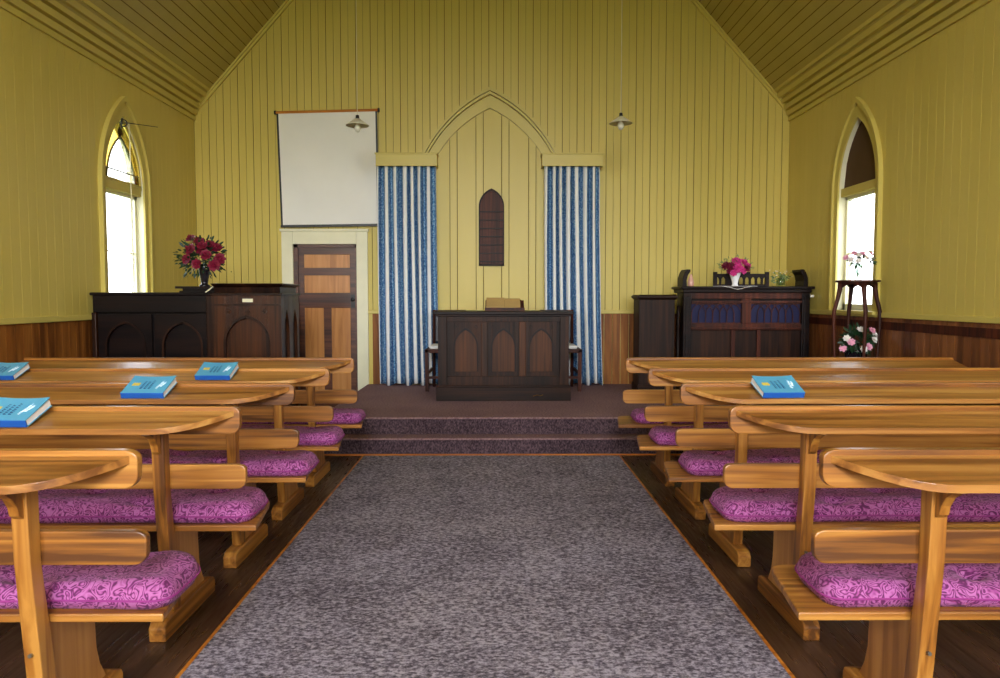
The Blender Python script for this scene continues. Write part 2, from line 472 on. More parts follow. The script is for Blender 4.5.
# ceiling: two boarded slopes and an unseen flat collar, set low to waste less light
cb = MB(); bkp = MB()
ln = math.hypot((ZTOP - ZC) / SLOPE, ZTOP - ZC); nb = 26
for s in (-1, 1):
    xe = XC + s * HW
    for i in range(nb):
        g = .005 if i % 2 else .003
        a, b = (i + g / (ln / nb)) / nb, (i + 1 - g / (ln / nb)) / nb
        def pt(t, y): return (xe - s * t * (ZTOP - ZC) / SLOPE, y, ZC + t * (ZTOP - ZC))
        cb.add([pt(a, YR), pt(b, YR), pt(b, YB), pt(a, YB)], [(0, 1, 2, 3)])
    def pt2(t, y): return (xe - s * t * (ZTOP - ZC) / SLOPE + s * .012, y, ZC + t * (ZTOP - ZC) + .012)
    bkp.add([pt2(-.1, YR - .15), pt2(1.01, YR - .15), pt2(1.01, YB + .15), pt2(-.1, YB + .15)], [(0, 1, 2, 3)])
xa, xb = XC - HW + (ZTOP - ZC) / SLOPE, XC + HW - (ZTOP - ZC) / SLOPE
for i in range(26):
    a, b = xa + (xb - xa) * i / 26 + .003, xa + (xb - xa) * (i + 1) / 26 - .003
    cb.add([(a, YR, ZTOP), (b, YR, ZTOP), (b, YB, ZTOP), (a, YB, ZTOP)], [(0, 1, 2, 3)])
bkp.add([(xa - .1, YR - .15, ZTOP + .012), (xb + .1, YR - .15, ZTOP + .012), (xb + .1, YB + .15, ZTOP + .012), (xa - .1, YB + .15, ZTOP + .012)], [(0, 1, 2, 3)])
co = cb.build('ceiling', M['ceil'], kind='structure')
bkp.build('ceiling_backing', M['groove'], co)

# cornices along the side walls, stepped moulding
prof = [(0, 3.43), (.022, 3.43), (.024, 3.475), (.008, 3.478), (.008, 3.488), (.04, 3.492), (.055, 3.54), (.03, 3.546), (.03, 3.556), (.075, 3.56),
        (.09, 3.605), (.06, 3.615), (.062, 3.628), (.112, 3.63), (.125, 3.665), (.10, 3.68), (.105, 3.69), (.158, 3.692), (.18, 3.735), (.15, 3.745), (.155, 3.755), (.205, 3.758), (.215, 3.79), (0, 3.60)]
for s, xw, nm in ((1, XL, 'trim_1'), (-1, XR, 'trim_2')):
    m = MB(); m.prism([(xw + s * p, q) for p, q in prof], YR, YB, 'y')
    m.build(nm, M['trim'], kind='structure')
# raking trim under the ceiling slopes on the end wall
m = MB()
for s in (-1, 1):
    xe = XC + s * HW
    pts = [(xe, ZC - .07), (xe, ZC), (xe - s * (ZTOP - ZC) / SLOPE, ZTOP), (xe - s * (ZTOP - ZC) / SLOPE, ZTOP - .07)]
    m.prism(pts, YB - .03, YB, 'y')
    m.prism([(xe, ZC - .03), (xe, ZC), (xe - s * (ZTOP - ZC) / SLOPE, ZTOP), (xe - s * (ZTOP - ZC) / SLOPE, ZTOP - .03)], YB - .05, YB - .03, 'y')
m.box(xa, xb, YB - .03, YB, ZTOP - .07, ZTOP)
m.build('trim_3', M['trim'], kind='structure')

# floor, platform, steps
m = MB()
nf = 58
for i in range(nf):
    a, b = XL + (XR - XL) * i / nf, XL + (XR - XL) * (i + 1) / nf - .003
    m.add([(a, YR, 0), (b, YR, 0), (b, YB, 0), (a, YB, 0)], [(0, 1, 2, 3)])
fo = m.build('floor', M['floor'], kind='structure')
m = MB(); m.box(XL - .15, XR + .15, YR - .15, YB + .15, -.1, -.008); m.build('floor_base', M['floor'], fo)
PX0, PX1, PY, PZ = -1.53, XR, 6.42, .30
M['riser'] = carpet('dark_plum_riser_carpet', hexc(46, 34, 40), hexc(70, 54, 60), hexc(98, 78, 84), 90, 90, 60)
m = MB(); m.box(PX0 - .02, PX1, PY, YB, PZ - .018, PZ)
pf = m.build('platform', M['plat_carpet'], bevel=.008, kind='structure')
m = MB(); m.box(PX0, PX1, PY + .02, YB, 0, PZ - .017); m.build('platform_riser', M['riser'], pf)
m = MB(); m.box(PX0 - .02, PX1, 6.235, PY + .02, .134, .15)
pf = m.build('platform_step', M['plat_carpet'], bevel=.006, kind='structure')
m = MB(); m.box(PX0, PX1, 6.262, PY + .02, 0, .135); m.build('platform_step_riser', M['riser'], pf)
m = MB(); m.box(PX0, PX1, 6.249, 6.262, 0, .012); m.build('trim_4', M['orange_wood'], kind='structure')

# wainscot and dado rails
def wainscot(name, t0, t1, mp, mat, skip=(), top=1.155):
    m = MB(); n = round((t1 - t0) / .1)
    for i in range(n):
        a, b = t0 + (t1 - t0) * i / n, t0 + (t1 - t0) * (i + 1) / n - .006
        if any(b > s0 and a < s1 for s0, s1 in skip): continue
        p = [mp(a, 0), mp(b, 0), mp(b, .012), mp(a, .012)]
        m.add([(x, y, 0) for x, y in p] + [(x, y, top) for x, y in p], [(0,3,2,1),(4,5,6,7),(0,1,5,4),(1,2,6,5),(2,3,7,6),(3,0,4,7)])
    return m.build(name, mat, kind='structure')
def railbox(name, segs, mat, z0=1.15, z1=1.195, d=.035):
    m = MB()
    for (x0, x1, y0, y1) in segs: m.box(x0, x1, y0, y1, z0, z1)
    return m.build(name, mat, bevel=.006, kind='structure')
dskip = [(-2.56, -1.53)]
wainscot('wainscot_back', XL, XR, lambda t, d: (t, YB - d), M['wainscot'], dskip)
wainscot('wainscot_left', YR, YB - .02, lambda t, d: (XL + d, t), M['wainscot'])
wainscot('wainscot_right', YR, YB - .02, lambda t, d: (XR - d, t), M['wainscot_dark'], (), 1.17)
railbox('trim_5', [(XL, -2.57, YB - .035, YB), (-1.53, XR, YB - .035, YB)], M['trim'])
railbox('trim_6', [(XL, XL + .035, YR, YB - .04)], M['trim'])
railbox('trim_7', [(XR - .035, XR, YR, YB - .04)], M['trim'], 1.165, 1.21)
m = MB(); m.box(XR - .022, XR - .012, YR, YB - .05, 1.06, 1.13); m.build('trim_8', M['mahog'], kind='structure')

# windows
def window(idx, sx, wy, upper):
    xw = XL if sx < 0 else XR
    def X(d): return xw + sx * d          # d > 0 is outside the room
    root = bpy.data.objects.new('window_%d' % idx, None); C.objects.link(root); root['kind'] = 'structure'
    root.location = (xw, wy, 0)
    def mk(mm): return mm.xf(Matrix.Translation((-xw, -wy, 0)))
    def bx(mm, d0, d1, y0, y1, z0, z1):
        a, b = sorted((X(d0), X(d1))); mm.box(a, b, y0, y1, z0, z1)
    m = MB()     # casing: flat band and outer bead
    arch_band(m, wy, WH - .01, ZSP, ZAP - .01, .075, ZSILL, X(-.018), X(0.0), 'x', 14)
    arch_band(m, wy, WH + .065, ZSP, ZAP + .125, .028, ZSILL, X(-.042), X(0), 'x', 14)
    mk(m).build('window_frame', M['trim'], root)
    m = MB()     # sill
    bx(m, -.06, .10, wy - WH - .09, wy + WH + .09, ZSILL - .035, ZSILL)
    mk(m).build('window_sill', M['trim'], root, bevel=.005)
    zt = 2.36
    m = MB()     # sash
    st = .045
    bx(m, .07, .10, wy - WH, wy - WH + st, ZSILL, zt); bx(m, .07, .10, wy + WH - st, wy + WH, ZSILL, zt)
    bx(m, .07, .10, wy - WH, wy + WH, ZSILL, ZSILL + .06); bx(m, .07, .10, wy - WH, wy + WH, zt - .03, zt)
    bx(m, .075, .095, wy - WH, wy + WH, 1.78, 1.79)
    mk(m).build('sash', M['white_paint'], root)
    m = MB(); bx(m, .02, .10, wy - WH, wy + WH, zt, zt + .085)
    mk(m).build('transom', M['trim'], root, bevel=.004)
    m = MB(); bx(m, .084, .086, wy - WH + .04, wy + WH - .04, ZSILL + .05, zt - .02)
    mk(m).build('pane', M['glass'], root)
    if upper == 'board':
        m = MB(); m.prism([(wy - WH, zt + .08)] + arch(wy, WH, ZSP, ZAP, 12) + [(wy + WH, zt + .08)], X(.05), X(.07), 'x')
        mk(m).build('upper_board', M['mahog_blind'], root)
    else:
        zc = zt + .085
        m = MB(); arch_band(m, wy, WH - .03, ZSP, ZAP - .05, .03, zc, X(.015), X(.05), 'x', 14)
        bx(m, .015, .05, wy - WH, wy + WH, zc, zc + .02)
        mk(m).build('upper_frame', M['trim'], root)
        m = MB()
        arch_band(m, wy, WH - .125, ZSP, ZAP - .22, .012, zc + .02, X(.022), X(.036), 'x', 14)
        bx(m, .022, .036, wy - WH + .03, wy + WH - .03, zc + .10, zc + .112)
        mk(m).build('lead_strip', M['steel'], root)
        m = MB(); arch_band(m, wy, WH - .113, ZSP, ZAP - .20, .083, zc + .11, X(.028), X(.031), 'x', 14)
        mk(m).build('amber_border', M['amber_glass'], root)
        m = MB()
        bx(m, .028, .031, wy - WH + .03, wy - WH + .115, zc + .02, zc + .10)
        bx(m, .028, .031, wy + WH - .115, wy + WH - .03, zc + .02, zc + .10)
        m.prism([(wy - .05, ZAP - .17), (wy, ZAP - .10), (wy + .05, ZAP - .17), (wy, ZAP - .23)], X(.024), X(.027), 'x')
        mk(m).build('ruby_corner', M['red_glass'], root)
        m = MB(); m.prism([(wy - WH + .12, zc + .03)] + arch(wy, WH - .125, ZSP, ZAP - .22, 12) + [(wy + WH - .12, zc + .03)], X(.028), X(.030), 'x')
        mk(m).build('upper_pane', M['glass'], root)
M['mahog_blind'] = plain('brown_board', hexc(84, 58, 34), .7, .3, .08)
i = 1
for wy in WIN_Y:
    window(i, -1, wy, 'stained'); i += 1
    window(i, 1, wy, 'board' if wy == WIN_Y[0] else 'stained'); i += 1

# entrance doors in the rear wall
root = bpy.data.objects.new('door_2', None); C.objects.link(root); root['kind'] = 'structure'; root.location = (XC, YR, 0)
m = MB(); m.box(-.95, -.82, .0, .03, 0, 2.2); m.box(.82, .95, .0, .03, 0, 2.2); m.box(-.95, .95, .0, .03, 2.08, 2.2); m.build('door_frame', M['trim'], root)
for sx in (-1, 1):
    m = MB(); a, b = sorted((sx * .005, sx * .82)); m.box(a, b, .002, .022, .01, 2.08)
    for q in range(2): m.box(a + .1, b - .1, .022, .03, .2 + q * .95, .95 + q * .95)
    m.build('door_leaf', M['door_dark'], root)

# window opener on the left window
t = thing('window_opener', 'thin black rod, ring and hanging cord at the tip of the stained arched window', 'window opener', (XL, 7.17, 3.0))
m = MB(); m.tube([(.0, 0, 0), (.06, 0, .005), (.34, .02, -.03)], [.006, .005, .003], 6); m.build('rod', M['black'], t)
m = MB()
m.tube([(.03 + .032 * math.cos(a), -.01, .0 + .032 * math.sin(a)) for a in [2 * PI * q / 14 for q in range(15)]], .006, 6, False)
m.tube([(0, 0, -.05), (.01, 0, .05)], .009, 6)
m.build('ring', M['black'], t)
m = MB(); m.tube([(.07, .01, 0), (.075, .01, -.2), (.072, .012, -.9), (.075, .012, -1.55)], .0045, 6); m.build('cord', M['cord'], t)

# door
root = bpy.data.objects.new('door_1', None); C.objects.link(root); root['kind'] = 'structure'; root.location = ((DX0 + DX1) / 2, YB, 0)
T = Matrix.Translation((-(DX0 + DX1) / 2, -YB, 0))
m = MB()
for (x0, x1, z0, z1) in ((DX0 - .135, DX0, 0, DZ + .15), (DX1, DX1 + .135, 0, DZ + .15), (DX0, DX1, DZ, DZ + .15)):
    m.box(x0, x1, YB - .028, YB, z0, z1)
m.box(DX0 - .15, DX1 + .15, YB - .045, YB, DZ + .15, DZ + .18)
m.xf(T).build('door_frame', M['white_paint'], root, bevel=.004)
m = MB(); m.box(DX0, DX0 + .05, YB, YB + .11, 0, DZ); m.box(DX1 - .025, DX1, YB, YB + .11, 0, DZ); m.box(DX0, DX1, YB, YB + .11, DZ - .04, DZ)
m.xf(T).build('door_jamb', M['door_dark'], root)
lx0, lx1, y0, y1 = DX0 + .05, DX1 - .025, YB + .03, YB + .07
m = MB()
m.box(lx0, lx0 + .065, y0, y1, .01, DZ - .04); m.box(lx1 - .065, lx1, y0, y1, .01, DZ - .04)
for z0, z1 in ((.01, .22), (1.22, 1.40), (1.61, 1.70), (1.86, DZ - .04)):
    m.box(lx0 + .06, lx1 - .06, y0 + .0005, y1, z0, z1)
xm = (lx0 + lx1) / 2
m.box(xm - .045, xm + .045, y0 + .0008, y1, .2, 1.23)
m.xf(T).build('door_stiles', M['door_dark'], root, bevel=.003)
m = MB()
m.box(lx0 + .05, lx1 - .05, y0 + .014, y1 - .005, .1, DZ - .1)
m.xf(T).build('door_panel', M['door_light'], root)
m = MB(); m.tube([(lx1 - .03, y0, 1.32), (lx1 - .03, y0 - .035, 1.32)], .011, 10)
n0 = len(m.v); m.lathe([(.001, -.02), (.018, -.015), (.024, 0), (.018, .015), (.001, .02)], (0, 0, 0), 12); m.xf(Matrix.Translation((lx1 - .03, y0 - .045, 1.32)) @ Matrix.Rotation(PI/2, 4, 'X'), n0)
m.box(lx1 - .055, lx1 - .005, y0 - .006, y0, 1.22, 1.38)
m.xf(T).build('door_handle', M['black'], root, smooth=False)
m = MB(); m.box(DX0 - .3, DX1 + .3, YB + .16, YB + .2, 0, 2.3); m.xf(T).build('door_backing', M['door_dark'], root)

# chancel panel with battens and pointed arch moulding
acx = -.07
pw, pz = .83, 2.288
m = MB()
def columns(m, xa_, xb_, y0_, y1_, n=6):
    for q in range(n):
        a, b = xa_ + (xb_ - xa_) * q / n, xa_ + (xb_ - xa_) * (q + 1) / n
        za_, zb_ = (arch_z(min(abs(t_ - acx), pw - .001), pw, pz, 3.57) for t_ in (a, b))
        m.prism([(a, PZ), (b, PZ), (b, zb_), (a, za_)], y0_, y1_, 'y')
bats = (-.535, -.225, .08, .40)
edges = [acx - pw] + [v for b_ in bats for v in (b_ - .012, b_ + .075)] + [acx + pw]
for a, b in zip(edges[0::2], edges[1::2]): columns(m, a + .004, b - .004, YB - .022, YB - .004)
tr = m.build('trim_9', M['wall'], kind='structure')
m = MB(); columns(m, acx - pw, acx + pw, YB - .004, YB - .001, 16); m.build('joint_backing', M['groove'], tr)
for a, b in zip(edges[1:-1:2], edges[2:-1:2]):
    m = MB(); columns(m, a + .004, b - .004, YB - .036, YB - .004); m.build('batten', M['wall'], tr)
m = MB()
m.box(-.72, .62, YB - .05, YB - .037, PZ, PZ + .10)
m.build('skirting', M['trim'], tr, bevel=.003)
m = MB()
arch_band(m, acx, .83, pz, 3.575, .09, PZ, YB - .042, YB - .0, 'y', 18)
arch_band(m, acx, .926, pz, 3.735, .02, PZ, YB - .055, YB - .0, 'y', 18)
arch_band(m, acx, .952, pz, 3.775, .026, PZ, YB - .068, YB - .0, 'y', 18)
m.build('trim_10', M['trim'], kind='structure')
m = MB(); m.box(-.70, .56, YB - .04, YB - .012, 1.15, 1.185)
#m.build('trim_11', M['trim'], kind='structure')

# ------------------------------------------------------------ aisle runner
m = MB(); m.box(-1.118, 1.042, -2.6, 6.20, 0.001, .009)
r_ = m.build('carpet_runner', M['runner'])
tag(r_, 'wide mottled grey carpet runner along the centre aisle floor', 'carpet')
m = MB(); m.box(-1.132, -1.118, -2.6, 6.20, .001, .011); m.box(1.042, 1.056, -2.6, 6.20, .001, .011)
m.build('edge_binding', M['orange_wood'], r_)

# ------------------------------------------------------------ pews
PL = 2.36
def pew(s, x0, label, group, yr):
    """s = -1 left block, 1 right block; d runs from the aisle end to the wall"""
    t = thing('church_pew', label, 'pew', (x0, yr, 0), group)
    def X(d): return s * d
    def bx(m, d0, d1, y0, y1, z0, z1):
        a, b = sorted((X(d0), X(d1))); m.box(a, b, y0, y1, z0, z1)
    def rail(d0, d1, z0, z1, y0, y1, r, chip=.6):
        pts = []
        for q in range(7):
            a = PI / 2 * q / 6; pts.append((X(d0 + r - r * math.cos(a)), z1 - r * chip + r * chip * math.sin(a)))
        pts = pts + [(X(d1), z1), (X(d1), z0)]
        for q in range(7):
            a = PI / 2 * q / 6; pts.append((X(d0 + r - r * math.sin(a)), z0 + r - r * math.cos(a)))
        m = MB(); m.prism(pts, y0, y1, 'y'); return m
    rail(0, PL, .803, .915, -.024, .008, .042).build('top_rail', M['pew_x'], t, bevel=.004)
    rail(-.02, PL, .583, .682, -.026, .002, .036).build('back_rail', M['pew_x'], t, bevel=.004)
    # bookshelf
    out = []
    for q in range(11):
        u = q / 10; out.append((.012 + .25 * u, -.024 - .18 * (1 - (1 - u) ** 2)))
    out = [(.018, -.022)] + [(a + .01, b) for a, b in out] + [(PL, -.204), (PL, -.022)]
    m = MB(); n = len(out); vs = []
    for zz in (0, .022):
        for d, y in out:
            z = .836 + zz + .040 * (y + .204) / .18
            vs.append((X(d), y, z))
    fs = [tuple(range(n)), tuple(range(2 * n - 1, n - 1, -1))] + [(i, i + n, (i + 1) % n + n, (i + 1) % n) for i in range(n)]
    m.add(vs, fs); m.build('book_shelf', M['shelf'], t, bevel=.004)
    # seat with its front corner rounded
    pts = [(-.045, .012), (.002, .34)]
    for q in range(7):
        a = PI / 2 * q / 6; pts.append((.06 - .052 * math.cos(a), .36 + .045 * math.sin(a)))
    pts += [(PL, .405), (PL, .012)]
    m = MB(); m.prism([(X(d), y) for d, y in pts], .398, .424, 'z'); m.build('seat', M['pew_x'], t, bevel=.005)
    for dd in (.28, PL - .34):
        m = MB()
        vs = []
        for z, ya, yb in ((.083, -.022, .05), (.6, -.076, -.026), (.848, -.086, -.028)):
            for d in (dd, dd + .047):
                for y in (ya, yb): vs.append((X(d), y, z))
        m.add(vs, [(0,1,3,2), (8,10,11,9)] + [f for k in (0, 4) for f in ((k,k+4,k+5,k+1), (k+2,k+3,k+7,k+6), (k,k+2,k+6,k+4), (k+1,k+5,k+7,k+3))])
        po = m.build('post', M['pew_z'], t, bevel=.003)
        m = MB()       # curved bracket under the shelf
        pts = [(-.08, .848), (-.175, .844), (-.178, .828), (-.158, .822), (-.128, .803), (-.108, .775), (-.10, .748), (-.082, .735)]
        m.prism(pts, X(dd + .010), X(dd + .038), 'x'); m.build('bracket', M['pew_z'], po)
        m = MB(); m.tube([(X(dd + .024), -.045, .33), (X(dd + .024), -.058, .332)], .006, 8); m.build('bolt', M['steel'], po)
        m = MB()
        pts = [(.040, .081), (.012, .398), (.27, .398), (.262, .30), (.268, .2), (.285, .14), (.32, .081)]
        m.prism(pts, X(dd + .012), X(dd + .045), 'x'); m.build('end_panel', M['panel_z'], t, bevel=.002)
        m = MB()
        pts = [(-.12, 0), (-.125, .055), (-.105, .076), (-.08, .082), (.35, .082), (.385, .070), (.395, .05), (.395, 0)]
        m.prism(pts, X(dd - .008), X(dd + .058), 'x'); m.build('foot', M['pew_y'], t, bevel=.006)
    return t

def cushion(s, x0, d0, d1, yr, label, group):
    t = thing('seat_cushion', label, 'cushion', (x0, yr, .424), group)
    L = d1 - d0; Dp, H = .350, .080
    cy = .205; nx, ny = 190, 34
    m = MB()
    tufts = [(d0 + .22 + .27 * q, cy + (-.075 if q % 2 else .075)) for q in range(int((L - .2) / .27))]
    rnd = random.Random(int(yr * 100) + s)
    ph = rnd.uniform(0, 6)
    def pos(i, j):
        u, v = -1 + 2 * i / nx, -1 + 2 * j / ny
        u = math.sin(u * PI / 2) if False else (abs(u) ** .9) * (1 if u > 0 else -1)
        v = math.sin(v * PI / 2 * .999)
        dx, dy = u * L / 2, v * Dp / 2
        rr = .06 if dy < 0 else .15          # corner rounding in plan, softer at the front
        ex, ey = abs(dx) - (L / 2 - rr), abs(dy) - (Dp / 2 - rr)
        if ex > 0 and ey > 0:
            q = math.hypot(ex, ey)
            mxx = max(ex, ey)
            k = mxx / q
            ex2, ey2 = ex * k, ey * k
            dx = math.copysign(L / 2 - rr + ex2, dx); dy = math.copysign(Dp / 2 - rr + ey2, dy)
        edge = min(L / 2 - abs(u * L / 2), Dp / 2 - abs(v * Dp / 2))
        e_ = max(0, min(1, edge / .055))
        h = H * (.36 + .64 * math.sqrt(1 - (1 - e_) ** 2))
        dd = d0 + L / 2 + dx; yy = cy + dy
        for tx, ty in tufts:
            q = ((dd - tx) ** 2 + (yy - ty) ** 2)
            h -= .040 * math.exp(-q / .0007) + .020 * math.exp(-q / .0045)
        h += .004 * math.sin(dd * 9 + ph) * e_ + .003 * math.sin(yy * 31 + dd * 5)* e_
        bul = .012 * math.sin(dd * 7.3 + ph)
        return s * dd, yy + (bul * .4 * (1 if dy > 0 else -1) if abs(v) > .8 else 0), h
    for j in range(ny + 1):
        for i in range(nx + 1):
            m.v.append(pos(i, j))
    top = len(m.v)
    for j in range(ny + 1):
        for i in range(nx + 1):
            x, y, h = m.v[j * (nx + 1) + i]
            on = i in (0, nx) or j in (0, ny)
            cxm, cym = s * (d0 + L / 2), cy
            m.v.append((cxm + (x - cxm) * .988, cym + (y - cym) * .93, .0015))
    w = nx + 1
    for j in range(ny):
        for i in range(nx):
            a = j * w + i
            m.f.append((a, a + 1, a + w + 1, a + w)); m.f.append((top + a, top + a + w, top + a + w + 1, top + a + 1))
    loop = [(i, 0) for i in range(nx)] + [(nx, j) for j in range(ny)] + [(i, ny) for i in range(nx, 0, -1)] + [(0, j) for j in range(ny, 0, -1)]
    for (i, j), (i2, j2) in zip(loop, loop[1:] + loop[:1]):
        a, b = j * w + i, j2 * w + i2
        m.f.append((a, b, top + b, top + a))
    rim = [Vector(m.v[j * w + i]) for i, j in loop]
    m.build('cushion_body', M['cushion'], t, smooth=True)
    mp_ = MB(); mp_.tube([p + Vector((0, 0, .002)) for p in rim] + [rim[0] + Vector((0, 0, .002))], .0035, 5, False)
    mp_.build('piping', M['piping'], t, smooth=True)
    ya = cy - .075
    for q, (tx, ty) in enumerate(tufts):
        if cushion.btn is None:
            mb = MB(); mb.lathe([(.002, -.004), (.011, -.002), (.012, .002), (.007, .005), (.001, .006)], (0, 0, 0), 10)
            b = cushion.btn = mb.build('tuft_button', M['piping'], smooth=True)
        else:
            b = cushion.btn.copy(); C.objects.link(b)
        b.parent = t; b.location = (s * tx, ty, H - .058)
    return t

cushion.btn = None
ROWS = [2.11, 2.95, 3.74, 4.53, 5.32]
ORD = ['nearest the camera', 'second from the camera', 'middle row', 'second from the platform', 'closest to the platform']
LX, RX = -1.02, .935
cl = [-.055, -.02, -.055, -.035, -.035]; cr = [.045, .005, .06, .06, .085]
for k, yr in enumerate(ROWS):
    for s, x0, side, cd in ((-1, LX, 'left', cl[k]), (1, RX, 'right', cr[k])):
        extra = {(1, -1): ' with one book', (2, -1): ' with one book', (3, -1): ' with two books', (2, 1): ' with one book'}.get((k, s), '')
        pew(s, x0, 'varnished pew%s, %s, %s block' % (extra, ORD[k], side), 'wooden pews either side of the aisle', yr)
        cushion(s, x0, cd, PL - .06, yr, 'pink tufted cushion on the %s block pew, %s' % (side, ORD[k]), 'pink pew cushions')

# ------------------------------------------------------------ hymn books
def hymn_book(x, yr, rz, label, back=-.115, dz=0):
    t = thing('hymn_book', label, 'book', (x, yr + back, .836 + .022 + .040 * (back + .204) / .18 + .001 + dz), 'blue hymn books on the pew shelves')
    t.rotation_euler = (.36, 0, rz); t.location.z += .0135
    w, d, h = .205, .165, .029
    m = MB(); m.box(-w/2 + .003, w/2 - .003, -d/2 + .006, d/2 - .003, .003, h - .003); m.build('page_block', M['pages'], t)
    m = MB()
    nx = 8
    vs = []
    for i in range(nx + 1):                      # upper cover lifts a little at one corner
        u = i / nx; x_ = -w/2 + w * u
        for j in range(5):
            v = j / 4; y_ = -d/2 + d * v
            z = h - .002 + .010 * (v ** 2) * (abs(2*u - 1) ** 2) * .6 + .003 * v
            vs += [(x_, y_, z), (x_, y_, z + .003)]
    def id(i, j, k): return (i * 5 + j) * 2 + k
    fs = []
    for i in range(nx):
        for j in range(4):
            fs += [(id(i,j,0), id(i,j+1,0), id(i+1,j+1,0), id(i+1,j,0)), (id(i,j,1), id(i+1,j,1), id(i+1,j+1,1), id(i,j+1,1))]
        fs += [(id(i,0,0), id(i+1,0,0), id(i+1,0,1), id(i,0,1)), (id(i,4,0), id(i,4,1), id(i+1,4,1), id(i+1,4,0))]
    for j in range(4):
        fs += [(id(0,j,0), id(0,j,1), id(0,j+1,1), id(0,j+1,0)), (id(nx,j,0), id(nx,j+1,0), id(nx,j+1,1), id(nx,j,1))]
    m.add(vs, fs)
    cv = m.build('cover', M['blue_cover'], t)
    m = MB(); m.box(-w/2, w/2, -d/2, d/2, 0, .003); m.build('back_cover', M['blue_cover'], t)
    m = MB(); m.box(-w/2, w/2, -d/2 - .002, -d/2 + .005, .0, h); m.build('spine', M['blue_spine'], t, bevel=.0015)
    zt = h + .0035
    m = MB()
    for a in range(3):
        for b in range(2):
            m.box(-.078 + a * .012, -.068 + a * .012, -.012 + b * .016, .001 + b * .016, zt - .002, zt + .0005)
    m.box(-.080, -.042, -.002, .003, zt - .002, zt + .0004)
    m.build('yellow_emblem', M['yellow_print'], cv)
    rn = random.Random(3)
    m = MB()
    for c_ in range(3):                          # title lines run across the cover
        xx = -.028 + c_ * .020; y_ = -.042
        while y_ < .035:
            q = rn.uniform(.007, .012); m.box(xx, xx + .010, y_, y_ + q * .35, zt - .002, zt + .0004)
            m.box(xx, xx + .0025, y_, y_ + q * .8, zt - .002, zt + .0005); y_ += q + .003
    m.build('title_print', M['navy_print'], cv)
    m = MB()
    pts = []
    for q in range(40):
        u = q / 39; pts.append((.052 + .006 * math.sin(q * 1.9) + .012 * u, -.045 + .088 * u + .004 * math.cos(q * 2.3), zt + .0005))
    m.tube(pts, .0009, 4)
    pts = [(p[0] + .014, p[1] * .6 + .004, p[2]) for p in pts]; m.tube(pts, .0008, 4)
    m.build('script_print', M['white_print'], cv)
    return t

def shelf_book(px, row, rz, label, dy=0): hymn_book(px, ROWS[row], rz, label, -.115 + dy)
shelf_book(-1.855, 1, -.02, 'blue hymn book lying on the second pew from the camera, left block')
shelf_book(-1.70, 2, -.0, 'blue hymn book alone on the middle pew shelf of the left block')
shelf_book(-1.665, 3, .0, 'blue hymn book nearer the aisle on the second pew from the platform, left block')
shelf_book(-2.93, 3, .0, 'blue hymn book at the outer end of the second pew from the platform, left block')
shelf_book(1.385, 2, .06, 'blue hymn book with raised cover, the only one in the right block')

# ------------------------------------------------------------ communion table
TX0, TX1, TY = -.585, .735, 7.44
t = thing('communion_table', 'dark oak communion table with three arched panels, on the platform', 'table', ((TX0+TX1)/2, TY + .3, PZ))
hw = (TX1 - TX0) / 2
m = MB(); m.box(-hw - .02, hw + .02, -.31, .31, 0.001, .14); m.box(-hw - .01, hw + .01, -.303, .303, .14, .16); m.build('plinth', M['dark_x'], t, bevel=.004)
m = MB(); m.box(-hw + .02, hw - .02, -.262, .27, .15, .86); m.build('carcass', M['dark_z'], t)
m = MB()
m.box(-hw, -hw + .09, -.30, -.262, .16, .86); m.box(hw - .09, hw, -.30, -.262, .16, .86)
m.box(-hw + .09, hw - .09, -.297, -.262, .16, .25); m.box(-hw + .09, hw - .09, -.297, -.262, .80, .86)
m.box(-hw, -hw + .03, -.262, .28, .16, .86); m.box(hw - .03, hw, -.262, .28, .16, .86); m.box(-hw, hw, .27, .295, .16, .86)
m.build('frame', M['dark_z'], t, bevel=.003)
sp = (2 * hw - .18) / 3
for q in range(3):
    c0 = -hw + .09 + sp * q; cxx = c0 + sp / 2
    m = MB(); plate_arch(m, c0 + .033, c0 + sp - .033, .25, .80, cxx, .115, .54, .72, .295, -.291, -.266)
    m.build('arched_surround', M['dark_z'], t, bevel=.002)
    m = MB(); arch_band(m, cxx, .113, .54, .718, .014, .297, -.297, -.285); m.build('arch_moulding', M['black_wood'], t)
    m = MB(); m.box(cxx - .116, cxx + .116, -.272, -.262, .29, .73); m.build('arched_panel', M['oak_panel'], t)
    m = MB()
    for sx in (-1, 1):
        for (ox, oz) in ((0, .013), (0, -.013), (.013, 0), (-.013, 0)):
            m.prism([(cxx + sx*.105 + ox - .009, .75 + oz), (cxx + sx*.105 + ox, .759 + oz), (cxx + sx*.105 + ox + .009, .75 + oz), (cxx + sx*.105 + ox, .741 + oz)], -.294, -.289)
    m.build('carved_quatrefoil', M['black_wood'], t)
for q in (1, 2):
    c0 = -hw + .09 + sp * q
    m = MB(); m.box(c0 - .033, c0 + .033, -.302, -.262, .25, .80); m.build('pilaster', M['oak_panel'], t, bevel=.004)
m = MB(); m.box(-hw - .045, hw + .045, -.34, .33, .875, .905); m.box(-hw - .02, hw + .02, -.32, .31, .855, .877); m.build('table_top', M['black_wood'], t, bevel=.006)
m = MB(); m.tube([(.30, -.3145, .05), (.34, -.3145, .062), (.375, -.3145, .055), (.40, -.3145, .064)], .003, 5); m.build('gilt_mark', M['brass'], t)

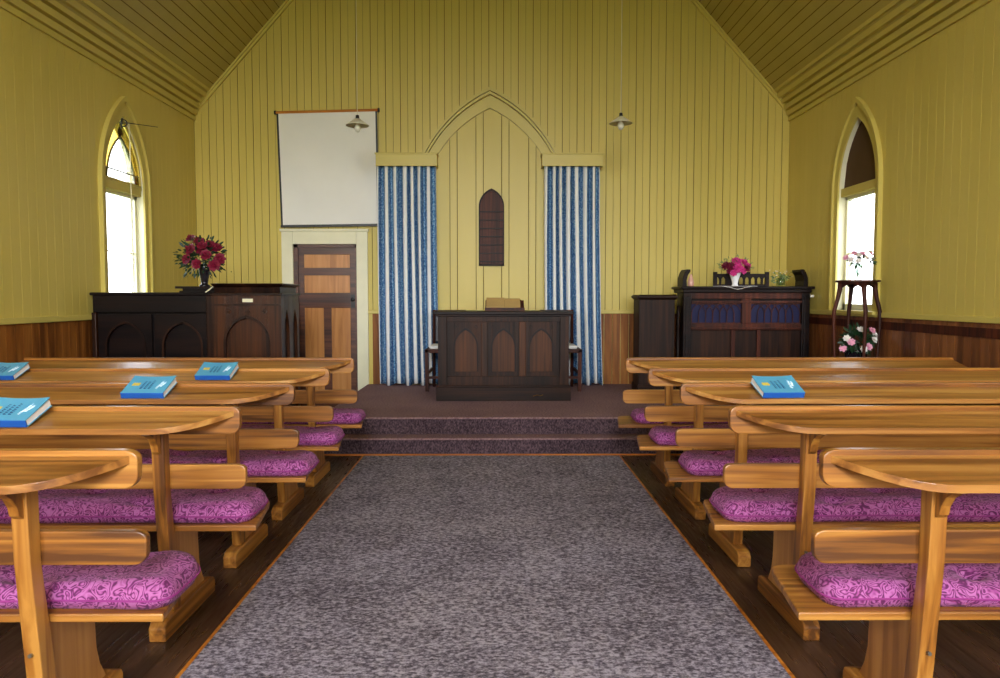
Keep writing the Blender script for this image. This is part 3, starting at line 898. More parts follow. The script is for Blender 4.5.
# bible and its stand
tz = PZ + .906
t = thing('book_stand', 'low brown wooden book stand on the communion table', 'book stand', (.09, 7.66, tz))
m = MB(); m.box(-.205, .205, -.06, .10, 0, .014); m.build('base', M['mahog'], t)
m = MB(); m.box(-.205, .205, -.062, -.045, .012, .034); m.add([(-.20,-.045,.02),(.20,-.045,.02),(.20,.085,.11),(-.20,.085,.11),(-.20,-.033,.014),(.20,-.033,.014),(.20,.10,.10),(-.20,.10,.10)], [(0,1,2,3),(4,7,6,5),(0,4,5,1),(1,5,6,2),(2,6,7,3),(3,7,4,0)])
m.box(-.19, .19, .085, .10, .012, .1); m.build('sloped_rest', M['mahog'], t)
t = thing('open_bible', 'open old book with tan pages resting on the stand', 'book', (.09, 7.66, tz + .024))
m = MB()
def slab(m, x0, x1, a, bb):
    m.add([(x0,-.042,.0+a),(x1,-.042,.0+a),(x1,.08,.086+a),(x0,.08,.086+a),(x0,-.05,.0+bb),(x1,-.05,.0+bb),(x1,.07,.09+bb),(x0,.07,.09+bb)], [(0,3,2,1),(4,5,6,7),(0,1,5,4),(1,2,6,5),(2,3,7,6),(3,0,4,7)])
slab(m, -.19, -.002, .002, .024); slab(m, .0, .16, .002, .016)
m.build('pages', plain('aged_tan_paper', hexc(176, 146, 92), .8, .2), t)
m = MB(); slab(m, -.195, .17, -.002, .002); m.build('cover', M['mahog'], t)

# chairs
def chair(x, y, label):
    t = thing('sanctuary_chair', label, 'chair', (x, y, PZ), 'chairs behind the communion table')
    for sx in (-1, 1):
        m = MB(); m.prism([(sx*.22 - .02, .0), (sx*.22 + .02, .0), (sx*.225 + .02, .47), (sx*.225 - .02, .47)], -.24, -.20, 'y'); m.build('leg', M['mahog'], t)
        m = MB(); m.tube([(sx*.18, .22, 0), (sx*.18, .21, .45), (sx*.178, .245, .90)], .02, 6); m.build('rear_post', M['mahog'], t)
    m = MB(); m.box(-.245, .245, -.24, .22, .43, .47); m.build('seat_frame', M['mahog'], t, bevel=.005)
    m = MB(); m.box(-.20, .20, -.20, .19, .47, .51); m.build('seat_pad', M['white_cloth'], t, bevel=.018)
    m = MB(); m.box(-.165, .165, .205, .235, .53, .86); m.build('backrest', M['leather'], t, bevel=.01)
    m = MB(); m.box(-.19, .19, .225, .255, .85, .90); m.build('crest_rail', M['mahog'], t, bevel=.008)
    for z in (.14, .2):
        m = MB(); m.box(-.21, .21, -.228, -.212, z, z + .03) if z < .18 else [m.box(a - .01, a + .01, -.2, .2, z, z + .03) for a in (-.2, .2)]
        m.build('stretcher', M['mahog'], t)
chair(-.545, 8.42, 'dark wooden chair with pale seat pad behind the table, beside the left curtain')
chair(.71, 8.42, 'dark wooden chair with pale seat pad behind the table, beside the right curtain')

# ------------------------------------------------------------ curtains and pelmets
def curtain(x0, x1, xb0, xb1, seed, label):
    rn = random.Random(seed)
    m = MB(); nx, nz = 150, 24; m.uv = []
    ztop, zbot = 2.90, PZ + .015
    nf = 6.6; ph = rn.uniform(0, 6); am = [rn.uniform(.8, 1.2) for _ in range(10)]
    for j in range(nz + 1):
        v = j / nz; z = ztop + (zbot - ztop) * v
        for i in range(nx + 1):
            u = i / nx
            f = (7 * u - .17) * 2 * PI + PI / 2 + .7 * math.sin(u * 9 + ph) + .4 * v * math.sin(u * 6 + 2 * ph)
            a = (.040 + .010 * v) * am[int(u * 9)]
            y = YB - .135 - a * math.sin(f)
            xa_ = x0 + (xb0 - x0) * v ** 2; xb_ = x1 + (xb1 - x1) * v ** 2
            x = xa_ + (xb_ - xa_) * u - .009 * math.cos(f) * math.sin(PI * u)
            zz = z + (.012 * math.sin(f * .5 + 1) if j == nz else 0)
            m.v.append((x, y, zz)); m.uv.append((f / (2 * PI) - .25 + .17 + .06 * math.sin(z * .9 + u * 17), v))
    for j in range(nz):
        for i in range(nx):
            a = j * (nx + 1) + i; m.f.append((a, a + 1, a + nx + 2, a + nx + 1))
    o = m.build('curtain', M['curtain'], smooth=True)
    so = o.modifiers.new('solid', 'SOLIDIFY'); so.thickness = .003
    return tag(o, label, 'curtain', 'striped curtains flanking the pointed arch')
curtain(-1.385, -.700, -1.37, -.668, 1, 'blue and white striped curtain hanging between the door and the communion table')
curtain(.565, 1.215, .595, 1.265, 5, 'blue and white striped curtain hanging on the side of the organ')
for x0, x1, lb in ((-1.395, -.685, 'yellow painted box pelmet above the curtain next to the projection screen'), (.535, 1.245, 'yellow painted box pelmet above the curtain on the organ side')):
    t = thing('pelmet', lb, 'pelmet', ((x0 + x1) / 2, YB, 2.868), 'box pelmets over the curtains')
    h = (x1 - x0) / 2
    m = MB(); m.box(-h, h, -.215, -.197, 0, .135); m.build('front_board', M['trim'], t, bevel=.003)
    m = MB(); m.box(-h, -h + .018, -.197, 0, 0, .135); m.box(h - .018, h, -.197, 0, 0, .135); m.build('end_board', M['trim'], t)
    m = MB(); m.box(-h - .01, h + .01, -.225, 0, .135, .152); m.build('top_board', M['trim'], t, bevel=.003)

# ------------------------------------------------------------ hymn board
t = thing('hymn_board', 'dark pointed wooden hymn board with narrow ledges on the yellow panelling', 'hymn board', (-.053, YB - .027, 1.72))
w = .150
m = MB(); m.prism([(-w, 0)] + arch(0, w, .70, .915, 10) + [(w, 0)], -.018, .0, 'y'); m.build('backboard', M['mahog'], t)
m = MB(); arch_band(m, 0, w - .016, .70, .885, .017, 0, -.035, -.0); m.box(-w, w, -.035, 0, 0, .022); m.build('rim', M['dark_z'], t)
for q in range(7):
    m = MB(); z = .045 + .098 * q; m.box(-w + .016, w - .016, -.034, -.018, z, z + .012); m.build('number_ledge', M['black_wood'], t)

# ------------------------------------------------------------ projection screen
t = thing('projection_screen', 'white roll-down projection screen with black edges hanging above the door', 'screen', (-1.99, YB - .05, 3.53), None)
m = MB(); sk = Matrix.Rotation(-.026, 4, 'Y')
m.tube([(-.60, 0, 0), (.60, 0, 0)], .016, 10); m.xf(sk).build('roller', M['orange_wood'], t)
m = MB()
for a in (-.615, .60): m.tube([(a, 0, 0), (a + .02, 0, 0)], .024, 8)
m.xf(sk).build('end_cap', M['black'], t)
def quad(m, p, y0, y1): m.prism(p, y0, y1, 'y')
TL, TR, BL, BR = (-.580, -.018), (.582, .012), (-.545, -1.330), (.595, -1.312)
m = MB(); quad(m, [TL, TR, BR, BL], -.003, 0); m.build('screen_cloth', M['screen'], t)
m = MB()
for (p, q_) in ((TL, BL), (TR, BR)):
    m.prism([(p[0] - .011, p[1]), (p[0] + .011, p[1]), (q_[0] + .011, q_[1]), (q_[0] - .011, q_[1])], -.005, .001, 'y')
m.build('black_border', M['black'], t)
m = MB(); m.prism([(BL[0] - .015, BL[1]), (BR[0] + .018, BR[1]), (BR[0] + .018, BR[1] - .028), (BL[0] - .015, BL[1] - .028)], -.014, .008, 'y'); m.build('bottom_batten', M['black'], t)

# ------------------------------------------------------------ pendant lamps
def lamp(x, y, z, label):

    t = thing('pendant_lamp', label, 'lamp', (x, y, z), 'pendant lamps below the ceiling')
    top = gable(x) - z
    m = MB(); m.tube([(0, 0, .06), (0, 0, top)], .003, 6); m.build('cord', M['cord'], t)
    m = MB(); m.lathe([(.004, .075), (.016, .07), (.018, .035), (.014, .03)], (0, 0, 0), 14); m.build('lamp_holder', M['black'], t)
    m = MB(); m.lathe([(.016, .04), (.035, .028), (.075, .0), (.112, -.028), (.110, -.031), (.073, -.004), (.033, .023), (.014, .034)], (0, 0, 0), 28, False)
    m.build('lamp_shade', M['shade'], t, smooth=True)
    m = MB(); m.lathe([(.012, .03), (.013, -.005), (.030, -.045), (.031, -.06), (.022, -.083), (.004, -.093)], (0, 0, 0), 16); m.build('bulb', M['opal'], t, smooth=True)
    return t
def opal(name, col, k=.5):
    m, n, l, b = base(name, .3, .5); b.inputs['Base Color'].default_value = col
    tr_ = n.new('ShaderNodeBsdfTranslucent'); tr_.inputs[0].default_value = col
    mx = n.new('ShaderNodeMixShader'); mx.inputs[0].default_value = k
    l.new(b.outputs[0], mx.inputs[1]); l.new(tr_.outputs[0], mx.inputs[2]); l.new(mx.outputs[0], n['Material Output'].inputs[0])
    return m
M['shade'] = opal('opal_glass_shade', hexc(238, 234, 216)); M['opal'] = opal('frosted_bulb', hexc(240, 238, 226), .3)
lamp(-1.345, 7.3, 3.04, 'small glass shaded pendant lamp hanging in front of the projection screen')
lamp(1.215, 7.3, 3.065, 'small white shaded pendant lamp hanging above the curtain on the organ side')

# ------------------------------------------------------------ pulpit
QX0, QXm, QX1 = -3.52, -2.475, -1.87
t = thing('pulpit', 'dark varnished pulpit enclosure with arched panels in front of the door', 'pulpit', (-2.5, 6.75, 0))
T = Matrix.Translation((2.5, -6.75, 0))
m = MB()
m.box(QX0, QXm + .02, 6.54, 7.0, .0, 1.30)
m.xf(T).build('side_section', M['gloss_black'], t)
m = MB(); m.box(QX0 - .0, QXm, 6.485, 6.54, 1.215, 1.365); m.xf(T).build('book_board', M['gloss_black'], t, bevel=.004)
m = MB(); m.box(QX0 - .02, QXm, 6.47, 7.03, 1.365, 1.39); m.xf(T).build('side_top', M['gloss_black'], t, bevel=.005)
spn = (QXm - .05 - QX0) / 2
for q in range(2):
    c0 = QX0 + .01 + spn * q; cxx = c0 + spn / 2 + .01
    m = MB(); plate_arch(m, c0 + .02, c0 + spn - .01, .10, 1.20, cxx, .165, .92, 1.12, .18, 6.505, 6.54); m.xf(T).build('arched_surround', M['gloss_black'], t)
    m = MB(); arch_band(m, cxx, .163, .92, 1.118, .016, .18, 6.497, 6.51); m.xf(T).build('arch_moulding', M['gloss_dark'], t)
for a in ((QXm - .055, QXm, 6.47, 6.56, 0, 1.365), (QX0 - .02, QX0 + .02, 6.49, 6.56, 0, 1.215)):
    m = MB(); m.box(*a); m.xf(T).build('pilaster', M['gloss_dark'], t, bevel=.006)
m = MB(); m.box(QXm, QX1 - .03, 6.50, 7.03, 0, 1.365); m.xf(T).build('carcass', M['gloss_dark'], t)
cxx = (QXm + QX1) / 2
m = MB(); plate_arch(m, QXm, QX1, 0.02, 1.365, cxx, .185, .95, 1.17, .14, 6.455, 6.50); m.xf(T).build('front_surround', M['gloss_oak'], t, bevel=.003)
m = MB(); arch_band(m, cxx, .182, .95, 1.167, .02, .14, 6.443, 6.46); m.box(QXm, QX1, 6.445, 6.456, 1.275, 1.29); m.xf(T).build('arch_moulding', M['gloss_dark'], t)
m = MB(); m.box(cxx - .19, cxx + .19, 6.488, 6.499, .13, 1.19); m.xf(T).build('arched_panel', M['gloss_oak'], t)
m = MB()
for ox in (-.155, 0, .155):
    for dx_, dz_ in ((0, .015), (0, -.015), (.015, 0), (-.015, 0)):
        cx_, cz_ = cxx + ox + dx_, 1.225 + dz_
        m.prism([(cx_ - .012, cz_), (cx_, cz_ + .012), (cx_ + .012, cz_), (cx_, cz_ - .012)], 6.448, 6.4555)
m.xf(T).build('carved_quatrefoil', M['gloss_oak'], t)
m = MB(); m.box(cxx - .03, cxx + .06, 6.4455, 6.4555, 1.305, 1.335); m.xf(T).build('name_plate', M['white_paint'], t)
# aisle side with two narrow arches
for q in range(2):
    y0_ = 6.50 + .265 * q
    m = MB(); plate_arch(m, y0_, y0_ + .265, .02, 1.365, y0_ + .1325, .075, 1.02, 1.24, .14, QX1 - .03, QX1, 'x'); m.xf(T).build('side_arch', M['gloss_oak'], t, bevel=.002)
m = MB(); m.box(QXm, QX1 + .015, 6.44, 7.05, 1.365, 1.385); m.xf(T).build('pulpit_cap', M['gloss_dark'], t, bevel=.004)
# sloping reading desk: flared
m = MB()
def ring(x0, x1, y0, y1, z): return [(x0, y0, z), (x1, y0, z), (x1, y1, z), (x0, y1, z)]
vs = ring(QXm + .02, QX1 - .01, 6.47, 6.98, 1.385) + ring(QXm + .02, QX1 - .01, 6.462, 6.98, 1.435) + ring(QXm + .01, QX1 + .02, 6.43, 7.0, 1.455) + ring(QXm + .005, QX1 + .025, 6.425, 7.0, 1.468)
fs = [(3, 2, 1, 0), (12, 13, 14, 15)]
for k_ in range(3):
    for i in range(4): fs.append((k_*4+i, k_*4+(i+1) % 4, k_*4+4+(i+1) % 4, k_*4+4+i))
m.add(vs, fs); m.xf(T).build('reading_desk', M['gloss_dark'], t, bevel=.002)
m = MB(); m.box(-2.82, QXm - .005, 6.62, 7.0, 1.39, 1.405); m.box(-2.85, QXm, 6.6, 7.02, 1.425, 1.445); m.box(-2.80, QXm - .02, 6.64, 6.98, 1.40, 1.43); m.xf(T).build('ledge', M['gloss_black'], t)
m = MB(); m.tube([(-2.475, 6.59, 1.475), (-2.50, 6.585, 1.45), (-2.545, 6.58, 1.41), (-2.57, 6.575, 1.392)], .006, 6)
o = m.build('cable', M['cord']); tag(o, 'short white cable looping over the pulpit ledge by the dark vase', 'cable')

# ------------------------------------------------------------ flowers
def bloom(m, c, d, r, rn, rings=3, n=7):
    c = Vector(c); d = Vector(d).normalized()
    a = d.cross(Vector((0, 0, 1)) if abs(d.z) < .9 else Vector((1, 0, 0))).normalized(); b = d.cross(a)
    for k_ in range(rings):
        rr = r * (1 - .28 * k_); lift = r * (.1 + .25 * k_)
        for q in range(n):
            g = 2 * PI * (q + .5 * k_ + rn.uniform(-.15, .15)) / n
            o_ = a * math.cos(g) + b * math.sin(g); p_ = d.cross(o_)
            wq = rr * .42
            v = [c + d * (lift * .3), c + o_ * rr * .55 + p_ * wq + d * lift * .8, c + o_ * rr + p_ * wq * .4 + d * (lift + r * .15),
                 c + o_ * rr * 1.02 - p_ * wq * .4 + d * (lift + r * .12), c + o_ * rr * .55 - p_ * wq + d * lift * .8]
            m.add(v, [(0, 1, 2, 3, 4)])
    m.add([c + d * r * .7, c + a * r * .3 + d * r * .45, c + b * r * .3 + d * r * .45, c - a * r * .3 + d * r * .45, c - b * r * .3 + d * r * .45], [(0,1,2),(0,2,3),(0,3,4),(0,4,1)])
def leaf(m, p, d, L, w, rn):
    p = Vector(p); d = Vector(d).normalized(); s_ = d.cross(Vector((rn.uniform(-1, 1), rn.uniform(-1, 1), rn.uniform(-1, 1)))).normalized()
    m.add([p, p + d * L * .35 + s_ * w, p + d * L * .75 + s_ * w * .7, p + d * L + Vector((0, 0, -.1 * L)), p + d * L * .75 - s_ * w * .7, p + d * L * .35 - s_ * w], [(0, 1, 2, 3, 4, 5)])
def rdir(rn, up=.0):
    while True:
        v = Vector((rn.uniform(-1, 1), rn.uniform(-1, 1), rn.uniform(-1 + up, 1)))
        if .1 < v.length < 1: return v.normalized()

# dark vase with crimson flowers on the pulpit
VX, VY, VZ = -2.665, 6.80, 1.446
t = thing('flower_vase', 'black tapered vase on the pulpit ledge', 'vase', (VX, VY, VZ))
m = MB(); m.lathe([(.045, 0), (.048, .012), (.03, .02), (.032, .04), (.052, .17), (.056, .20), (.05, .20), (.046, .17), (.02, .05)], seg=20); m.build('vase_body', M['dark_vase'], t, smooth=True)
rn = random.Random(11)
t = thing('flower_bouquet', 'bouquet of deep crimson flowers with dark foliage in the black vase', 'flowers', (VX, VY, VZ + .16))
HB = [(-.115, 0, .27), (-.03, -.03, .245), (.06, -.02, .22), (.005, -.06, .165), (-.085, -.08, .165), (-.125, -.07, .085), (.055, -.10, .12), (-.02, -.12, .04), (.155, -.03, .09), (.12, -.08, .03), (.11, .0, .19), (.03, -.11, .20), (-.14, .03, .19), (.05, .09, .2), (-.06, .1, .16)]
for p in HB:
    m = MB(); bloom(m, p, (p[0] * .6, -.16, p[2] - .05), .050 + rn.uniform(-.004, .006), rn, 4, 8); m.build('bloom', M['crimson'], t)
m = MB()
for q in range(520):
    d = rdir(rn, .35); rr = rn.uniform(.05, .185)
    c = Vector((-.035, .02, .10)) + Vector((d.x * 1.15, d.y * .8, d.z)) * rr
    leaf(m, c, d, rn.uniform(.03, .065), .010, rn)
for p in HB: m.tube([(0, 0, -.1), (p[0] * .4, p[1] * .4, p[2] * .4), (p[0], p[1] + .01, p[2])], .0025, 4)
m.build('foliage', M['leaf'], t)
m = MB()
for q in range(80):
    p = Vector((.10 + rn.gauss(0, .045), -.04 + rn.gauss(0, .04), .06 + rn.gauss(0, .05))); leaf(m, p, rdir(rn), .014, .005, rn)
m.build('pale_sprig', M['leaf_pale'], t)

# ------------------------------------------------------------ reed organ
OX0, OX1, OY0, OY1 = 2.03, 3.40, 8.0, 8.42
t = thing('reed_organ', 'dark reed organ with blue cloth behind pierced arches, beside the right wall', 'organ', ((OX0+OX1)/2, (OY0+OY1)/2, PZ))
T = Matrix.Translation((-(OX0+OX1)/2, -(OY0+OY1)/2, 0))   # z measured above the platform
m = MB(); m.box(OX0 + .03, OX1 - .03, OY0 + .05, OY1, .001, 1.10); m.xf(T).build('case', M['black_wood'], t)
m = MB(); m.box(OX0 - .035, OX1 + .035, OY0 - .04, OY1 + .02, 1.135, 1.165); m.box(OX0 - .01, OX1 + .01, OY0 - .015, OY1, 1.095, 1.137); m.xf(T).build('organ_top', M['black_wood'], t, bevel=.008)
for a in (OX0, OX1 - .085):
    m = MB(); m.box(a, a + .085, OY0, OY0 + .10, 0.001, 1.097); m.box(a + .02, a + .06, OY0 - .012, OY0 + .001, .1, 1.06); m.xf(T).build('corner_pilaster', M['black_wood'], t, bevel=.006)
m = MB()
m.box(OX0 + .085, OX1 - .085, OY0 + .01, OY0 + .06, 1.03, 1.097); m.box(OX0 + .085, OX1 - .085, OY0 + .0, OY0 + .06, .985, 1.01)
m.box(OX0 + .085, OX1 - .085, OY0 + .01, OY0 + .06, .69, .76); m.box(OX0 + .085, OX1 - .085, OY0 - .008, OY0 + .06, .70, .72); m.box(OX0 + .085, OX1 - .085, OY0 + .01, OY0 + .06, .001, .14)
xm = (OX0 + OX1) / 2
m.box(xm - .05, xm + .05, OY0 + .008, OY0 + .06, .76, 1.03)
m.box(xm - .16, xm - .12, OY0 + .01, OY0 + .06, .14, .69); m.box(xm + .12, xm + .16, OY0 + .01, OY0 + .06, .14, .69)
m.xf(T).build('front_rail', M['mahog'], t, bevel=.004)
for q in range(2):
    a = OX0 + .095 if q == 0 else xm + .05; b = xm - .05 if q == 0 else OX1 - .095
    m = MB(); m.box(a, b, OY0 + .042, OY0 + .048, .76, .985); m.xf(T).build('blue_cloth', M['blue_cloth'], t)
    m = MB(); n_ = 7; st_ = (b - a) / n_
    for k_ in range(n_ + 1):
        m.box(a + st_*k_ - .004, a + st_*k_ + .004, OY0 + .028, OY0 + .040, .76, .87)
    for k_ in range(n_ - 1):
        arch_band(m, a + st_ * (k_ + 1), st_ - .004, .865, .972, .006, .864, OY0 + .028, OY0 + .040)
    m.box(a, b, OY0 + .026, OY0 + .042, .76, .772); m.box(a, b, OY0 + .026, OY0 + .042, .972, .986)
    m.xf(T).build('pierced_fretwork', M['mahog'], t)
m = MB(); m.box(OX0 + .085, OX1 - .085, OY0 + .036, OY0 + .05, .14, .69); m.xf(T).build('lower_panel', M['dark_z'], t)
# gallery on top
m = MB(); gx0, gx1, gy = 2.40, 2.99, 8.14
n_ = 9; st_ = (gx1 - gx0) / n_
for k_ in range(n_):
    c0 = gx0 + st_ * k_
    if k_ in (2,): 
        m.box(c0, c0 + st_, gy, gy + .02, 1.166, 1.31); continue
    plate_arch(m, c0, c0 + st_, 1.166, 1.305 + (.02 if k_ in (4, 5) else 0), c0 + st_ / 2, st_ * .34, 1.235, 1.27, 1.19, gy, gy + .02)
m.box(gx0 - .01, gx0 + .03, gy - .005, gy + .025, 1.166, 1.325); m.box(gx1 - .03, gx1 + .01, gy - .005, gy + .025, 1.166, 1.325)
m.xf(T).build('gallery', M['black_wood'], t)
for sx, xx in ((1, OX0 + .0), (-1, OX1 - .0)):
    m = MB()
    pts = [(xx, 1.166), (xx + sx * .05, 1.166), (xx + sx * .045, 1.23), (xx + sx * .06, 1.29), (xx + sx * .085, 1.325), (xx + sx * .085, 1.35), (xx + sx * .045, 1.35), (xx + sx * .025, 1.32), (xx + sx*.005, 1.26)]
    m.prism(pts, OY0 + .06, OY0 + .30, 'y'); m.xf(T).build('end_bracket', M['black_wood'], t, bevel=.003)
m = MB()
m.lathe([(.022, .1), (.026, .3), (.016, .33), (.024, .36), (.014, .40), (.024, .55), (.014, .72), (.022, .74), (.012, .78), (.02, .86), (.022, .95)], (OX0 - .022, OY0 + .14, 0), 12)
m.xf(T).build('turned_post', M['dark_z'], t, smooth=True)
m = MB(); m.tube([(OX1 + .035, OY0 + .1, 1.06), (OX1 + .075, OY0 + .1, 1.06)], .016, 8); m.xf(T).build('knob', M['porcelain'], t)
OZ = PZ + 1.166
o = MB(); rn = random.Random(4)
vs = [(0, 0, 0)]
for k_ in range(32):
    g = 2 * PI * k_ / 32; rr = 1 + .05 * math.cos(8 * g)
    vs.append((.23 * rr * math.cos(g), .11 * rr * math.sin(g), 0))
n0 = len(vs); vs2 = [(x, y, .003) for x, y, z in vs]
fs = [(0, k_ % 32 + 1, (k_ + 1) % 32 + 1) for k_ in range(32)] + [(n0, n0 + (k_ + 1) % 32 + 1, n0 + k_ % 32 + 1) for k_ in range(32)] + [(k_ + 1, n0 + k_ + 1, n0 + (k_ + 1) % 32 + 1, (k_ + 1) % 32 + 1) for k_ in range(32)]
o.add(vs + vs2, fs)
# the front of the cloth droops over the edge of the organ top
o.v = [(x, y if y > -.085 else -.085 - .0035, z if y > -.085 else z - (-.085 - y) * 1.2) for x, y, z in o.v]
d_ = o.build('lace_doily', M['white_cloth']); d_.location = (2.60, 8.045, OZ + .0005); tag(d_, 'white scalloped lace doily under the flower vase on the organ', 'doily')
t = thing('flower_vase', 'white porcelain vase on the organ, in front of the carved gallery', 'vase', (2.60, 8.06, OZ + .004))
m = MB(); m.lathe([(.034, 0), (.036, .008), (.028, .02), (.034, .05), (.055, .12), (.066, .155), (.062, .157), (.05, .12), (.026, .04)], seg=22); m.build('vase_body', M['porcelain'], t, smooth=True)
t = thing('flower_bouquet', 'bouquet of magenta and maroon flowers in the white vase on the organ', 'flowers', (2.60, 8.06, OZ + .11))
for (x, y, z, mt, r) in ((-.11, -.04, .11, 'maroon', .05), (-.06, -.06, .10, 'maroon', .052), (-.065, -.05, .06, 'maroon', .045), (-.005, -.05, .155, 'magenta', .055), (.005, -.08, .085, 'magenta', .06),
                         (.075, -.05, .14, 'magenta', .052), (.10, -.06, .085, 'maroon', .048), (.06, -.07, .06, 'magenta', .045), (.0, .06, .12, 'magenta', .05), (.06, .06, .1, 'magenta', .05), (-.04, -.08, .035, 'magenta', .04), (.125, -.03, .11, 'magenta', .042)):
    m = MB(); bloom(m, (x, y, z), (x, -.12, z - .03), r, rn, 4, 8); m.build('bloom', M[mt], t)
m = MB()
for q in range(120):
    d = rdir(rn, .95); c = Vector((0, 0, .08)) + Vector((d.x * 1.5, d.y * .8, d.z)) * rn.uniform(.07, .13); leaf(m, c, d, .035, .005, rn)
m.tube([(0, 0, -.06), (0, 0, .09)], .006, 5)
m.build('foliage', M['leaf_pale'], t)
t = thing('glass_jar', 'small glass jar at the wall end of the organ top', 'jar', (3.13, 8.14, OZ + .001))
m = MB(); m.lathe([(.04, 0), (.046, .01), (.046, .075), (.036, .09), (.033, .09), (.042, .07), (.042, .012)], seg=18); m.build('jar_body', M['vase_glass'], t, smooth=True)
t = thing('foliage_sprigs', 'leafy green sprigs with tiny pale flowers standing in the glass jar', 'foliage', (3.13, 8.14, OZ + .01))
m = MB()
for q in range(14):
    d = rdir(rn, 1.0); d.z = abs(d.z) + .6; d.normalize(); L = rn.uniform(.12, .21)
    e_ = Vector((d.x * L * 1.1, d.y * L * .8, d.z * L * .9))
    m.tube([(0, 0, .005), tuple(e_ * .5 + Vector((0, 0, .02))), tuple(e_)], .002, 4)
    for k_ in range(9): leaf(m, e_ * rn.uniform(.35, 1) + Vector((0, 0, .01)), rdir(rn), rn.uniform(.02, .04), .009, rn)
m.build('foliage', M['leaf_pale'], t)
m = MB()
for q in range(22): leaf(m, (rn.gauss(0, .06), rn.gauss(0, .04), .13 + rn.gauss(0, .03)), rdir(rn), .016, .006, rn)
m.build('pale_flower', M['white_petal'], t)
t = thing('pink_ornament', 'small pink glazed ornament beside the curved end bracket of the organ', 'ornament', (2.155, 8.2, OZ + .001))
m = MB(); m.lathe([(.030, 0), (.036, .03), (.030, .07), (.016, .11), (.012, .13), (.004, .135)], seg=14); m.build('ornament_body', M['pink_glaze'], t, smooth=True)

# pedestal cabinet
t = thing('pedestal_cabinet', 'tall narrow dark wooden pedestal with a moulded cap, left of the organ', 'cabinet', (1.755, 8.22, PZ))
m = MB(); m.box(-.195, .195, -.16, .16, .08, 1.03); m.build('body', M['dark_z'], t, bevel=.004)
m = MB(); m.box(-.21, .21, -.175, .17, .001, .09); m.build('plinth', M['dark_x'], t, bevel=.006)
m = MB(); vs = ring(-.195, .195, -.16, .16, 1.02) + ring(-.22, .22, -.19, .18, 1.045) + ring(-.22, .22, -.19, .18, 1.06) + ring(-.20, .20, -.165, .16, 1.075)
fs = [(3, 2, 1, 0), (12, 13, 14, 15)] + [(k_*4+i, k_*4+(i+1) % 4, k_*4+4+(i+1) % 4, k_*4+4+i) for k_ in range(3) for i in range(4)]
m.add(vs, fs); m.build('cap', M['dark_x'], t)

# ------------------------------------------------------------ plant stand by the right window
SX, SY = 3.255, 6.66
t = thing('plant_stand', 'dark wooden plant stand with curved legs in front of the right window', 'stand', (SX, SY, PZ))
HT = 1.20; rot = math.radians(-6)
pts = []
for k_ in range(48):
    g = 2 * PI * k_ / 48; rr = .185 * (1 + .05 * math.cos(8 * g)); pts.append((rr * math.cos(g), rr * math.sin(g)))
m = MB(); m.prism(pts, HT - .018, HT, 'z'); m.build('stand_top', M['mahog'], t, bevel=.003)
m = MB()
for k_ in range(4):
    g0, g1 = rot + PI / 2 * k_, rot + PI / 2 * (k_ + 1)
    N = 10
    P0 = Vector((.155 * math.cos(g0), .155 * math.sin(g0), 0)); P1 = Vector((.155 * math.cos(g1), .155 * math.sin(g1), 0))
    nn = Vector((math.cos((g0 + g1) / 2), math.sin((g0 + g1) / 2), 0)) * .008
    for i in range(N):
        u, v = i / N, (i + 1) / N
        def zz(u): return HT - .035 - .055 * (abs(2 * u - 1) ** 2.2)
        a, b = P0.lerp(P1, u), P0.lerp(P1, v)
        m.add([a - nn + Vector((0,0,zz(u))), b - nn + Vector((0,0,zz(v))), b - nn + Vector((0,0,HT-.018)), a - nn + Vector((0,0,HT-.018)),
               a + nn + Vector((0,0,zz(u))), b + nn + Vector((0,0,zz(v))), b + nn + Vector((0,0,HT-.018)), a + nn + Vector((0,0,HT-.018))],
              [(0,1,2,3), (7,6,5,4), (0,4,5,1), (3,2,6,7)])
m.build('apron', M['mahog'], t)
for k_ in range(4):
    g = rot + PI / 2 * k_; c_, s_ = math.cos(g), math.sin(g)
    m = MB()
    m.tube([(r * c_, r * s_, z) for r, z in ((.150, HT - .02), (.152, HT - .08), (.17, HT - .17), (.198, HT - .28), (.20, HT - .40), (.19, HT - .6), (.175, HT - .85), (.18, .12), (.20, .001))],
           [.022, .022, .019, .019, .017, .014, .013, .013, .017], 8)
    m.build('leg', M['mahog'], t, smooth=True)
m = MB(); m.lathe([(.175, .42), (.175, .438)], seg=32); m.build('lower_shelf', M['mahog'], t)
t = thing('flower_vase', 'clear glass vase on the plant stand against the bright window', 'vase', (SX, SY, PZ + HT + .001))
m = MB(); m.lathe([(.03, 0), (.034, .01), (.02, .04), (.028, .09), (.045, .15), (.042, .15), (.025, .09), (.016, .04)], seg=18); m.build('vase_body', M['vase_glass'], t, smooth=True)
t = thing('flower_bouquet', 'loose bouquet of pink and white flowers in the clear vase by the window', 'flowers', (SX, SY, PZ + HT + .10))
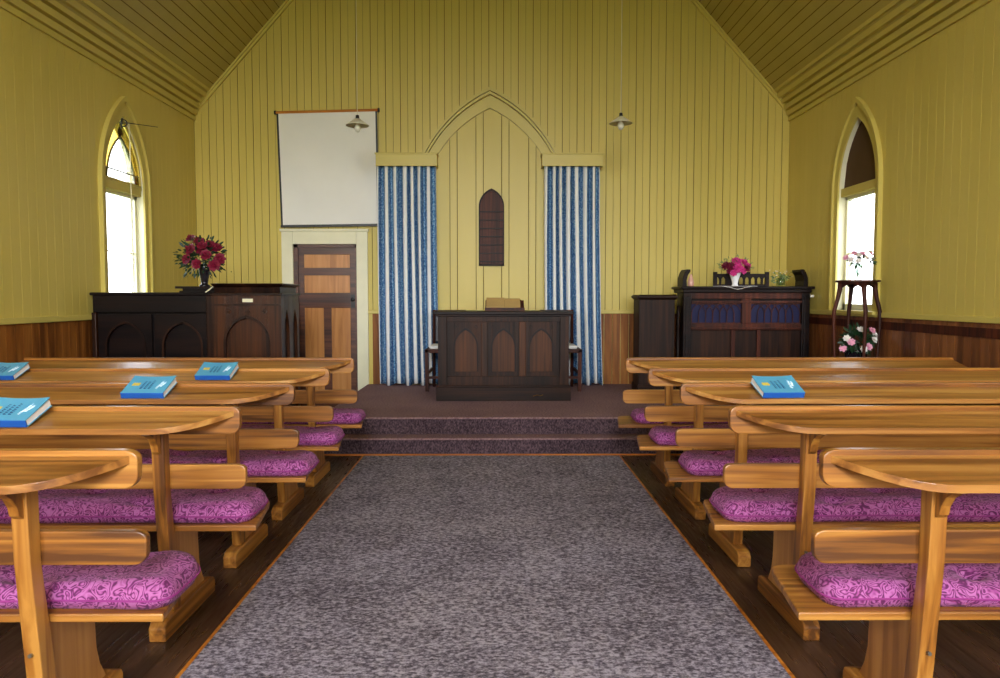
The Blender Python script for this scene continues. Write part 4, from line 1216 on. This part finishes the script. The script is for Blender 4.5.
for (x, y, z, mt) in ((-.12, -.02, .10, 'pink'), (-.085, -.04, .085, 'white_petal'), (-.05, -.02, .14, 'pink'), (-.02, -.05, .12, 'white_petal'), (.02, -.03, .135, 'pink'), (.06, -.02, .10, 'white_petal'), (.095, -.03, .135, 'pink'), (.12, .0, .09, 'white_petal'), (.0, .05, .13, 'pink'), (.07, .05, .12, 'pink'), (-.03, -.06, .07, 'white_petal')):
    m = MB(); bloom(m, (x, y, z), (x, -.1, z), .028, rn, 3, 7); m.build('bloom', M[mt], t)
m = MB()
for q in range(45):
    d = rdir(rn, .6); c = Vector((.03, 0, .065)) + Vector((d.x * .09, d.y * .05, d.z * .03)); leaf(m, c, d, .05, .010, rn)
for q in range(9): m.tube([(0, 0, -.08), (rn.uniform(-.03, .03), 0, .02), (rn.uniform(-.1, .1), rn.uniform(-.04, .04), .09)], .0018, 4)
m.build('foliage', M['leaf'], t)
t = thing('plant_pot', 'round dark pot on the lower shelf of the plant stand', 'pot', (SX, SY, PZ + .439))
m = MB(); m.lathe([(.07, 0), (.075, .01), (.10, .12), (.105, .14), (.095, .14), (.088, .12), (.06, .02)], seg=22); m.build('pot_body', M['dark_vase'], t, smooth=True)
t = thing('potted_flowers', 'leafy plant with pink and white blooms between the legs of the plant stand', 'flowers', (SX, SY, PZ + .56))
m = MB()
m.tube([(0, 0, -.08), (0, 0, .1)], .02, 6)
for q in range(420):
    d = rdir(rn, .3); c = Vector((0, -.02, .10)) + Vector((d.x * .135, d.y * .11, d.z * .13)) * rn.uniform(.4, 1); leaf(m, c, d, rn.uniform(.03, .06), .012, rn)
m.build('foliage', M['leaf'], t)
for (x, y, z, mt) in ((-.125, -.09, .12, 'white_petal'), (-.10, -.12, .09, 'pink'), (.11, -.10, .11, 'white_petal'), (.0, -.14, .03, 'white_petal'), (.05, -.13, .05, 'pink'), (-.02, -.12, .20, 'white_petal'), (-.14, -.05, .03, 'pink'), (.13, -.06, .15, 'white_petal'), (.09, -.1, .19, 'pink')):
    m = MB(); bloom(m, (x, y, z), (x, -.2, z), .034, rn, 3, 7); m.build('bloom', M[mt], t)

# porch ground outside, seen only through panes
m = MB(); m.box(-30, 30, -30, 40, -.5, -.45); g = m.build('ground', plain('grass_ground', hexc(96, 110, 66), .9, .1, .2, .5), kind='structure')
